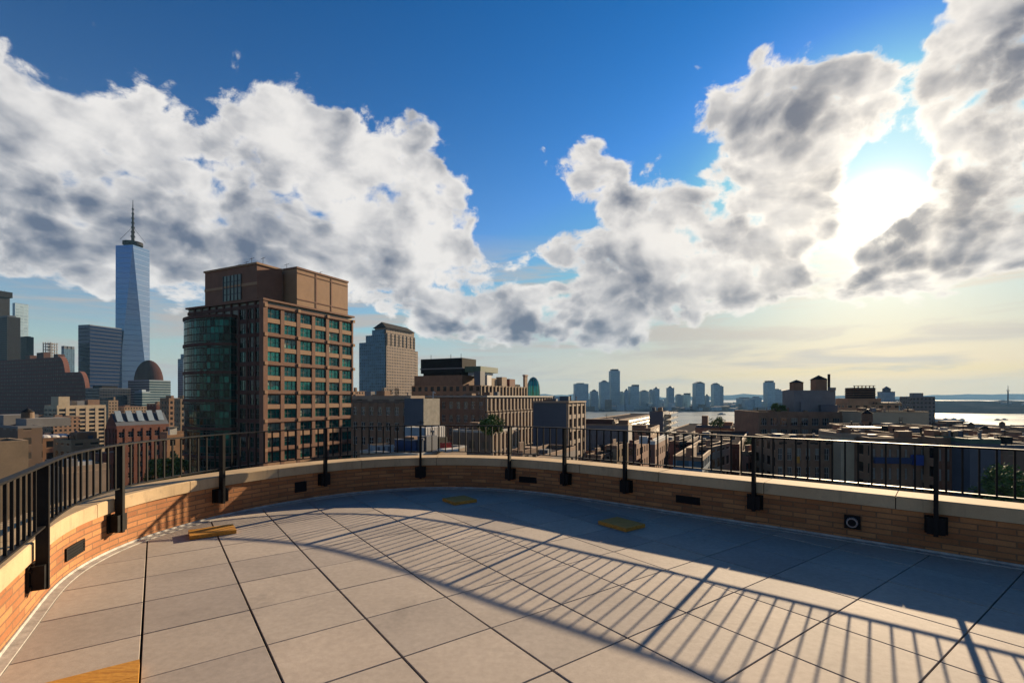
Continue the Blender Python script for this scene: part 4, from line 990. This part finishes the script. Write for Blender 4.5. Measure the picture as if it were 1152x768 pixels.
for i,(lb_,p0,p1,y,m,top) in enumerate(jc):
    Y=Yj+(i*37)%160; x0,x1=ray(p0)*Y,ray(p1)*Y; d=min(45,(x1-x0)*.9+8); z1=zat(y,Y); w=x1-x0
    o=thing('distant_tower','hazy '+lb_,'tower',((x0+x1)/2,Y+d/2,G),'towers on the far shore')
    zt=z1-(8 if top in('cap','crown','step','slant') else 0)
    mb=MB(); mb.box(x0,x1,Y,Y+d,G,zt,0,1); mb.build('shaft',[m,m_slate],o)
    cx=(x0+x1)/2; mb=MB()
    if top=='cap': mb.tube((cx,Y+d/2,zt),(cx,Y+d/2,z1),w*.42,w*.12,12)
    elif top=='crown': mb.box(x0+w*.15,x1-w*.15,Y+2,Y+d-2,zt,z1)
    elif top=='step': mb.box(x0+w*.4,x1,Y+1,Y+d-1,zt,z1)
    elif top=='slant':
        a=[(x0,Y,zt),(x1,Y,zt),(x1,Y+d,zt),(x0,Y+d,zt)]; e=[(x0+w*.0,Y,z1-4),(x0+w*.35,Y,z1)]
        mb.face([a[0],a[1],(x0+w*.5,Y,z1)]); mb.face([a[3],(x0+w*.5,Y+d,z1),a[2]]); mb.face([a[0],(x0+w*.5,Y,z1),(x0+w*.5,Y+d,z1),a[3]]); mb.face([a[1],a[2],(x0+w*.5,Y+d,z1),(x0+w*.5,Y,z1)])
    else: mb.box(x0+w*.2,x1-w*.3,Y+4,Y+d-4,zt,zt+3.5)
    mb.build('roof_top',m_slate,o)
# low waterfront mass on the far shore: uncountable
random.seed(3); mb=MB()
for k in range(620):
    px=random.uniform(600,1250); Y=random.uniform(2060,2900)
    w=random.uniform(15,50); x=ray(px)*Y; hi=random.choice((1,1,1,2,3))*random.uniform(7,17)*(.7 if px>1000 else 1)
    mb.box(x-w/2,x+w/2,Y,Y+random.uniform(15,40),G,G+hi+4,random.choice((0,0,1,2)),3)
tag(mb.build('far_shore_buildings',[F_jc2,F_jc1,F_grey,m_slate]),kind='stuff',label='dense low buildings along the far shore of the river',cat='buildings')
# radio mast
Y=2100; x,_=at(1134,Y); o=thing('radio_mast','slender radio mast standing alone on the far shore at right','mast',(x,Y,G))
mb=MB(); mb.tube((x,Y,G),(x,Y,zat(440,Y)),4,2.6,6); mb.tube((x,Y,zat(440,Y)),(x,Y,zat(433.5,Y)),1.8,.6,6); mb.build('lattice_shaft',m_slate,o)
mb=MB(); mb.tube((x,Y,zat(439.5,Y)),(x,Y,zat(438.8,Y)),5,5,8); mb.build('platform',m_slate,o)

# ---------- ground, river, hills
m_ground,t,b=base('city_ground',1.0,0,.0); tc=t.new('ShaderNodeTexCoord').outputs['Object']
t.l.new(t.ramp(t.noise(tc,.02,8,.65),[(.35,(.04,.04,.042)),(.55,(.07,.065,.06)),(.7,(.05,.065,.04))]),b.inputs['Base Color'])
mb=MB(); S=15000
mb.face([(-S,-500,G),(S,-500,G),(S,S,G),(-S,S,G)]); tag(mb.build('ground',m_ground),kind='structure')
m_water,t,b=base('river_water',.12,0,.5); b.inputs['Base Color'].default_value=(.13,.15,.14,1); b.inputs['IOR'].default_value=1.33
tc=t.new('ShaderNodeTexCoord').outputs['Object']; mp=t.new('ShaderNodeMapping'); t.l.new(tc,mp.inputs[0]); mp.inputs['Scale'].default_value=(.35,1,1)
n=t.m('ADD',t.noise(mp.outputs[0],.09,6,.65),t.m('MULTIPLY',t.noise(mp.outputs[0],.012,4,.6),1.2)); bump(t,b,n,.16,1.0)
t.l.new(t.ss(t.noise(mp.outputs[0],.006,5,.6),.35,.7,.24,.36),b.inputs['Roughness'])
mb=MB(); z=G+.4
mb.face([(-900,900,z),(200,720,z),(900,640,z),(1500,600,z),(5000,300,z),(9000,2400,z),(2600,1560,z),(1750,1720,z),(1100,1960,z),(400,2030,z),(-500,2030,z),(-2500,1800,z)])
tag(mb.build('river',m_water),kind='structure')
mb=MB(); mb.face([(1000,3600,G+.4),(9000,3300,G+.4),(14500,9000,G+.4),(2600,9500,G+.4)]); tag(mb.build('far_bay',m_water),kind='structure')
# far shore land: low ridge of terrain
m_land,t,b=base('far_land',1.0,0,.0); tc=t.new('ShaderNodeTexCoord').outputs['Object']
t.l.new(t.ramp(t.noise(tc,.012,8,.7),[(.35,(.016,.026,.04)),(.55,(.025,.036,.05)),(.62,(.06,.065,.08)),(.7,(.02,.03,.045))]),b.inputs['Base Color'])
from mathutils import noise as MN
def ridge(name,xs,yf,yb,hf,zb=G):
    mb=MB(); N=len(xs)
    for i in range(N-1):
        for j in range(6):
            def V(i,j):
                x=xs[i]; f=j/6; y=yf(x)+(yb-yf(x))*f
                h=hf(x)*min(1,f*2.2)*(.7+.5*MN.noise(Vector((x*.004,y*.004,3)))) + (6*MN.noise(Vector((x*.03,y*.03,0))) if 0<j<6 else 0)
                return (x,y,zb+max(.45,h))
            mb.face([V(i,j),V(i+1,j),V(i+1,j+1),V(i,j+1)])
    tag(mb.build(name,m_land),kind='structure')
xs=[-600+i*60 for i in range(110)]
def yf(x):
    P=[(-2500,1800),(-500,2030),(400,2030),(1100,1960),(1750,1720),(2600,1560),(9000,2400)]
    for a,c_ in zip(P[:-1],P[1:]):
        if a[0]<=x<=c_[0]: return a[1]+(c_[1]-a[1])*(x-a[0])/(c_[0]-a[0])
    return 2400
ridge('far_shore',xs,yf,3300,lambda x: 18+30*min(1,max(0,(x-1300)/500)))
xs=[-8000+i*260 for i in range(110)]
ridge('far_hills',xs,lambda x:10500+400*sin(x*.0007),14000,lambda x:115+45*sin(x*.0011)+25*sin(x*.0043))

# piers with pale sheds, boats
def pier(px0,px1,Y,d,label,sheds):
    x0,x1=ray(px0)*Y,ray(px1)*Y; o=thing('pier',label,'pier',((x0+x1)/2,Y,G)); mb=MB(); mb.box(x0,x1,Y,Y+d,G,G+2.4); mb.build('deck',m_grey,o)
    for k in range(sheds):
        w=(x1-x0)/sheds; mb=MB(); xa=x0+k*w+w*.1; xb=xa+w*.7; h=random.uniform(4,7)
        mb.box(xa,xb,Y+6,Y+d*.5,G+2.4,G+2.4+h); mx=(xa+xb)/2
        q=[(xa,Y+6),(xb,Y+6),(xb,Y+d*.5),(xa,Y+d*.5)]
        mb.face([(xa-.5,Y+5.5,G+2.4+h),(mx,Y+5.5,G+5.4+h),(mx,Y+d*.5,G+5.4+h),(xa-.5,Y+d*.5,G+2.4+h)]); mb.face([(mx,Y+5.5,G+5.4+h),(xb+.5,Y+5.5,G+2.4+h),(xb+.5,Y+d*.5,G+2.4+h),(mx,Y+d*.5,G+5.4+h)])
        mb.face([(xa-.5,Y+5.5,G+2.4+h),(xb+.5,Y+5.5,G+2.4+h),(mx,Y+5.5,G+5.4+h)])
        mb.build('shed',m_white,o)
pier(655,690,1000,90,'river pier with white tent roofed sheds right of the corner building',6)
pier(1062,1090,1150,60,'short river pier with white sheds at right',3)
def boat(px,Y,L,label):
    x=ray(px)*Y; z=G+.4; o=thing('boat',label,'boat',(x,Y,z),'boats on the river')
    mb=MB(); h=L*.12; P=[(x-L/2,Y-L*.1),(x+L*.3,Y-L*.1),(x+L/2,Y),(x+L*.3,Y+L*.1),(x-L/2,Y+L*.1)]; mb.prism(P,z-.3,z+h); mb.build('hull',m_slate,o)
    mb=MB(); mb.box(x-L*.3,x+L*.12,Y-L*.07,Y+L*.07,z+h,z+h*2.1); mb.build('cabin',m_white,o)
    mb=MB(); mb.tube((x-L*.1,Y,z+h*2.1),(x-L*.1,Y,z+h*3.6),L*.012,L*.008,6); mb.build('funnel',m_slate,o)
boat(1123,1250,17,'dark ferry on the river strip at right, left one of two'); boat(1130.5,1270,17,'dark ferry on the river strip at right, nearest the mast')
boat(812,1650,26,'long low barge on the river left of the brown warehouse')

# ---------- trees
m_leaf,t,b=base('foliage',.7,0,.3); gi=t.new('ShaderNodeNewGeometry'); 
t.l.new(t.ramp(gi.outputs['Random Per Island'],[(0,(.03,.06,.012)),(.5,(.07,.12,.02)),(1,(.14,.18,.03))]),b.inputs['Base Color'])
b.inputs['Subsurface Weight'].default_value=0
m_bark=mat('bark',(.09,.06,.045),.9,0,.3,4)
def tree(name,label,x,y,z,h,r,n=1500,leaf=.35,trunk=.35,cat='tree',group=None):
    o=thing(name,label,cat,(x,y,z),group); rnd=random.Random(int(x*13+y*7))
    mb=MB(); tz=z+h*trunk; mb.tube((x,y,z),(x,y,tz),r*.07,r*.05,8)
    ends=[]
    for k in range(9):
        a=rnd.uniform(0,2*pi); e=(x+r*.6*cos(a),y+r*.6*sin(a),tz+(h-trunk*h)*rnd.uniform(.25,.8)); ends.append(e); mb.tube((x,y,tz*.999),e,r*.04,r*.012,6)
    mb.build('trunk',m_bark,o)
    mb=MB(); cl=[]
    for k in range(26):
        a=rnd.uniform(0,2*pi); q=rnd.uniform(0,1)**.5*r*.8; zz=z+h*trunk+(h*(1-trunk))*rnd.uniform(.08,.92)
        f=1-abs((zz-z-h*trunk)/(h*(1-trunk))-.45)*.9; cl.append((x+q*f*cos(a),y+q*f*sin(a),zz,r*rnd.uniform(.18,.36)))
    for k in range(n):
        c_=rnd.choice(cl); d=Vector((rnd.gauss(0,1),rnd.gauss(0,1),rnd.gauss(0,1))).normalized()*c_[3]*rnd.uniform(.4,1.05)
        p=Vector((c_[0],c_[1],c_[2]))+d; u=Vector((rnd.gauss(0,1),rnd.gauss(0,1),rnd.gauss(0,.6))).normalized()*leaf*rnd.uniform(.6,1.2); v=u.orthogonal().normalized()*leaf*.6
        mb.face([p-u,p+v,p+u,p-v],0)
    mb.build('crown',m_leaf,o)
def roof_at(px,Y): x,y=at(px,Y); return x,y
for px,Y,base_y,hh,r,lab in [(176,120,545,9,3.4,'bright green street tree left of the pair beside the green glass building'),(188,116,545,10.5,4.2,'taller round street tree at the left foot of the green glass building'),(201,122,543,8,3.2,'small street tree nearest the green glass building')]:
    x,y=at(px,Y); zt=zat(514 if px!=188 else 511,Y); tree('street_tree',lab,x,y,zt-hh-8,hh+8,r,1800,.38,.5,group='street trees on the left')
x,y=at(554,104); z=zat(490,104); tree('roof_tree','round bushy yellow green tree on the annex roof below the warehouse',x,y,z,4.2,3.0,3200,.2,.1)
x,y=at(546,105); tree('roof_tree','darker roof tree left of the round bushy one',x,y,z,3.4,1.9,1600,.2,.2)
zz=BW.z1+.1
for px,hh,r,lab in ((873,3.6,2.2,'green roof tree on the left end of the brown warehouse'),(880,2.8,1.9,'lower green shrub right of the warehouse roof tree')):
    x,y=at(px,192); tree('roof_tree',lab,x,y,zz,hh,r,1100,.26,.15)
for px,Y,yt,r,lab in ((1118,78,522,3.2,'dark tree with light flecks behind the right end of the railing'),(1140,74,524,3.8,'broad dark tree at the right edge behind the railing'),(845,150,486,2.6,'dark tree before the left corner of the brown warehouse')):
    x,y=at(px,Y); zt=zat(yt,Y); tree('street_tree',lab,x,y,zt-14,14,r,1800,.3,.4)
x,y=at(806,228); tree('roof_shrub','dark shrub on the roof garden of the gabled apartment house',x,y,zat(480,228),4.2,4.2,1200,.35,.1,cat='shrub')

# ------------------------------------------------------------------ air
m_haze=bpy.data.materials.new('haze'); m_haze.use_nodes=True; t=NT(m_haze.node_tree); t.n.clear()
out=t.new('ShaderNodeOutputMaterial'); v=t.new('ShaderNodeVolumePrincipled'); v.inputs['Color'].default_value=(.30,.62,1.0,1); v.inputs['Density'].default_value=.00004; v.inputs['Anisotropy'].default_value=0.0
t.l.new(v.outputs[0],out.inputs['Volume'])
mb=MB(); mb.box(-15010,15010,-510,15010,G-1,505); o=mb.build('haze',m_haze); tag(o,kind='stuff')

# ------------------------------------------------------------------ sky
def azel(px,py): a=atan((px-576)/F); return a, atan((HY-py)/sqrt(F*F+(px-576)**2))
w=bpy.data.worlds.new('World'); w.cycles.sampling_method='MANUAL'; w.cycles.sample_map_resolution=512; SC.world=w; w.use_nodes=True; t=NT(w.node_tree); t.n.clear()
outw=t.new('ShaderNodeOutputWorld'); bg=t.new('ShaderNodeBackground')
sky=t.new('ShaderNodeTexSky',sky_type='NISHITA'); sky.sun_disc=False; sky.sun_elevation=SUN_EL; sky.sun_rotation=SUN_AZ
sky.air_density=1.0; sky.dust_density=.35; sky.ozone_density=2.5; sky.altitude=60
hs=t.new('ShaderNodeHueSaturation'); t.l.new(sky.outputs[0],hs.inputs['Color']); gm=t.new('ShaderNodeGamma'); t.l.new(sky.outputs[0],gm.inputs[0]); gm.inputs[1].default_value=1.45; t.l.new(gm.outputs[0],hs.inputs['Color'])
hs.inputs['Saturation'].default_value=1.7; hs.inputs['Value'].default_value=.36
skyc=t.vm('MULTIPLY',t.vm('MINIMUM',hs.outputs[0],(2.0,2.9,4.2)),(.30,1.12,1.14))
tcd=t.new('ShaderNodeTexCoord').outputs['Generated']; sep=t.new('ShaderNodeSeparateXYZ'); t.l.new(tcd,sep.inputs[0])
az=t.m('ARCTAN2',sep.outputs[0],sep.outputs[1]); el=t.m('ARCSINE',sep.outputs[2])
cmb=t.new('ShaderNodeCombineXYZ'); t.l.new(az,cmb.inputs[0]); t.l.new(el,cmb.inputs[1]); P0=cmb.outputs[0]
# cloud banks: centre and half size in picture pixels of the view they were surveyed from, weight
BL=[(90,320,60,9,.42),(30,345,50,10,.45),(150,335,60,8,.35),(500,345,60,14,.5),(210,20,14,12,.4),(60,180,140,80,1.1),(180,205,150,85,1.15),(100,262,150,48,1.15),(310,150,85,62,1.1),(380,200,100,80,1.15),(430,240,110,65,1.0),(330,295,170,46,1.0),(470,170,36,45,.7),(500,250,55,60,.8),
    (500,300,90,30,.8),(110,305,130,24,.6),(25,95,44,40,.8),(12,50,30,22,.75),(478,138,32,16,.55),(235,130,30,40,-.6),
    (655,180,42,34,1.0),(700,215,60,54,1.15),(770,245,50,60,1.0),(640,280,50,22,.75),(610,315,60,10,-.4),(760,330,16,40,-.35),(590,350,110,34,1.0),(680,340,75,55,1.1),(740,315,52,44,.8),(570,245,34,44,-.8),(610,300,16,14,-.4),(655,245,30,16,-.35),(530,370,80,22,1.0),(625,230,30,26,-.4),
    (840,100,66,56,1.1),(905,125,92,76,1.4),(965,100,36,45,.8),(870,200,66,60,1.05),(925,230,66,60,.9),(845,290,70,52,1.1),(880,335,105,28,1.15),(990,70,22,60,-.5),(780,175,30,40,-.35),
    (1115,55,85,85,1.3),(1060,70,56,70,1.3),(985,195,60,40,-.55),(540,310,18,16,-.5),(735,195,22,16,-.5),(455,175,16,14,-.4),(1130,140,56,60,1.2),(1085,165,60,44,.9),(1085,268,112,62,2.2),(1160,250,90,60,1.1),(1000,290,30,26,.5)]
DK=[(80,268,190,42,1.4),(830,180,60,50,.5),(770,290,60,40,.5),(20,220,110,50,.9),(240,270,130,30,.8),(600,365,100,26,1.0),(680,345,60,40,.9),(900,125,70,55,1.3),(880,340,95,24,1.1),(1085,272,125,62,2.6),(1145,90,60,100,1.4),(700,210,40,34,.9),(520,380,60,12,.8),
    (310,150,85,55,-.75),(430,230,90,60,-.7),(110,150,90,35,-.6),(250,210,60,30,-.4),(570,340,40,16,-.5),(760,280,40,60,-.6),(800,90,40,40,-.5)]
def blobs(P,lst):
    acc=None
    for (px,py,hw,hh,wt) in lst:
        a,e=azel(px,py); aw=abs(azel(px+hw,py)[0]-azel(px-hw,py)[0])/2; eh=abs(azel(px,py+hh)[1]-azel(px,py-hh)[1])/2
        q=t.vm('MULTIPLY_ADD',P,(1/aw,1/eh,0),(-a/aw,-e/eh,0)); r2=t.vm('DOT_PRODUCT',q,q)
        g=t.m('EXPONENT',t.m('MULTIPLY',r2,-1.1))
        g=t.m('MULTIPLY_ADD',g,wt,acc if acc is not None else 0.0); acc=g
    return acc
stc=t.vm('MULTIPLY',tcd,(1,1,1.35))
wv=t.new('ShaderNodeTexNoise'); t.l.new(stc,wv.inputs['Vector']); wv.inputs['Scale'].default_value=5; wv.inputs['Detail'].default_value=2
wp=t.vm('MULTIPLY_ADD',wv.outputs['Color'],(.13,.09,0),P0); wp=t.vm('SUBTRACT',wp,(.065,.045,0))
B0=blobs(wp,BL)
tw=t.vm('MULTIPLY_ADD',wv.outputs['Color'],(.09,.09,.09),stc)
def billow(v,sc,det):
    vo=t.new('ShaderNodeTexVoronoi',feature='F1'); t.l.new(v,vo.inputs['Vector']); vo.inputs['Scale'].default_value=sc; vo.inputs['Detail'].default_value=det; vo.inputs['Roughness'].default_value=.55
    return t.m('SUBTRACT',.45,vo.outputs['Distance'])
n1=t.noise(stc,8.0,9,.655,.30)
D0=t.m('ADD',t.m('MINIMUM',B0,1.18),t.m('ADD',t.m('MULTIPLY',t.m('MULTIPLY',t.m('SUBTRACT',n1,.5),2.7),t.ss(B0,.9,1.6,1.05,.62)),t.m('MULTIPLY',billow(tw,19,1),.6)))
# relief of the cloud tops: the same lumps sampled here and one step towards the light
sunP=(SUN_AZ,SUN_EL+.42,0)
tov=t.vm('NORMALIZE',t.vm('SUBTRACT',sunP,P0))
sp2=t.new('ShaderNodeSeparateXYZ'); t.l.new(tov,sp2.inputs[0])
caz=t.m('COSINE',az); saz=t.m('SINE',az); ST=.034
dv=t.new('ShaderNodeCombineXYZ'); t.l.new(t.m('MULTIPLY',sp2.outputs[0],t.m('MULTIPLY',caz,ST)),dv.inputs[0]); t.l.new(t.m('MULTIPLY',sp2.outputs[0],t.m('MULTIPLY',saz,-ST)),dv.inputs[1]); t.l.new(t.m('MULTIPLY',sp2.outputs[1],ST*1.35),dv.inputs[2])
def relief(v): return t.m('ADD',t.m('MULTIPLY',t.noise(v,5.5,5,.55,.1),2.4),t.m('MULTIPLY',billow(v,8,1),.30))
grad=t.m('SUBTRACT',relief(tw),relief(t.vm('ADD',tw,dv.outputs[0])))
alpha=t.ss(D0,.44,.80)
thick=t.ss(D0,.65,1.7)
lit=t.m('ADD',t.m('MULTIPLY_ADD',grad,1.3,.78),t.m('MULTIPLY',t.m('SUBTRACT',n1,.5),1.0))
lit=t.m('SUBTRACT',lit,t.m('MULTIPLY',thick,.28))
dk=blobs(wp,DK); lit=t.m('SUBTRACT',lit,t.m('MULTIPLY',t.m('MAXIMUM',t.m('MINIMUM',dk,1.5),-1.0),t.m('MULTIPLY_ADD',thick,.40,.24)))
lit=t.m('ADD',lit,t.ss(D0,.5,1.0,.48,0.0))
sdir=(sin(SUN_AZ)*cos(SUN_EL),cos(SUN_AZ)*cos(SUN_EL),sin(SUN_EL))
cs=t.vm('DOT_PRODUCT',tcd,sdir); ang=t.m('ARCCOSINE',t.m('MINIMUM',cs,.99999))
glow=t.m('EXPONENT',t.m('MULTIPLY',t.m('POWER',ang,2.0),-1/(.175**2)))   # forward scattering round the sun
wide=t.m('EXPONENT',t.m('MULTIPLY',ang,-3.0))
lit=t.m('ADD',lit,t.m('MULTIPLY',wide,.10))
lit=t.m('MAXIMUM',t.m('MINIMUM',lit,1.3),0.0)
cdark=t.mix(wide,(.22,.46,1.0,1),(.85,.88,1.10,1)); cbr=t.mix(wide,(5.3,5.15,5.0,1),(6.4,5.9,5.2,1))
cl=t.mix(t.m('POWER',t.ss(lit,-.45,1.40),1.15),cdark,cbr)
core=t.m('EXPONENT',t.m('MULTIPLY',t.m('POWER',ang,2.0),-1/(.038**2)))
# high thin veil streaks low over the horizon
mpv=t.new('ShaderNodeMapping'); t.l.new(P0,mpv.inputs[0]); mpv.inputs['Scale'].default_value=(2.2,17,1); mpv.inputs['Rotation'].default_value=(0,0,R(-4))
vn=t.noise(mpv.outputs[0],1.6,7,.6,.6)
vm_=t.m('MULTIPLY',t.ss(vn,.44,.62),t.m('MULTIPLY',t.ss(el,.005,.05),t.ss(el,.20,.34,1.0,0.0)))
sepv=t.mix(wide,(3.0,2.7,2.5,1),(5.2,4.6,3.6,1))
hor=t.m('EXPONENT',t.m('MULTIPLY',t.m('MAXIMUM',el,0.0),-6.5))
# warm pale air near the horizon, strongest below the sun
horc=t.mix(wide,(3.3,3.2,2.8,1),(12.5,8.0,2.6,1))
s1=t.mix(t.m('MINIMUM',t.m('MULTIPLY',hor,1.2),.97),skyc,horc)
s1=t.mix(t.m('MULTIPLY',vm_,.85),s1,sepv)
s2=t.mix(alpha,s1,cl)
addc=t.mix(1.0,s2,t.vm('ADD',t.vm('SCALE',(30.,27.,22.),None),(0,0,0)) if False else (0,0,0,1),'ADD')
def scaled(col,f):
    n=t.new('ShaderNodeVectorMath',operation='SCALE'); n.inputs[0].default_value=col; t.l.new(f,n.inputs['Scale']); return n.outputs[0]
thin=t.ss(D0,.6,1.35,1.0,.10)
tot=t.vm('ADD',s2,t.vm('ADD',scaled((3.6,3.1,2.3),t.m('MULTIPLY',glow,thin)),scaled((24.,22.,18.),t.m('MULTIPLY',core,t.ss(D0,.6,1.3,1.0,.08)))))
below=t.ss(el,-.03,0.0); 
t.l.new(tot,bg.inputs['Color']); bg.inputs['Strength'].default_value=.05; t.l.new(bg.outputs[0],outw.inputs['Surface'])

# ------------------------------------------------------------------ sun, camera, view
sd=bpy.data.lights.new('sun','SUN'); sd.energy=3.8; sd.angle=R(.53); sd.color=(1.0,.77,.50)
so=bpy.data.objects.new('sun',sd); COL.objects.link(so)
so.rotation_euler=Vector(sdir).to_track_quat('Z','Y').to_euler(); so.location=(20,30,60)
cd=bpy.data.cameras.new('camera'); co=bpy.data.objects.new('camera',cd); COL.objects.link(co)
co.location=(0,0,EYE); co.rotation_euler=(pi/2,0,0); cd.sensor_width=36; cd.lens=36*F/1152; cd.shift_y=(HY-384)/1152; cd.clip_start=.05; cd.clip_end=60000
SC.camera=co
SC.render.engine='CYCLES'
SC.view_settings.view_transform='Standard'; SC.view_settings.look='None'; SC.view_settings.gamma=1; SC.view_settings.use_curve_mapping=False
SC.view_settings.exposure=1.7
SC.cycles.max_bounces=6; SC.cycles.volume_bounces=0
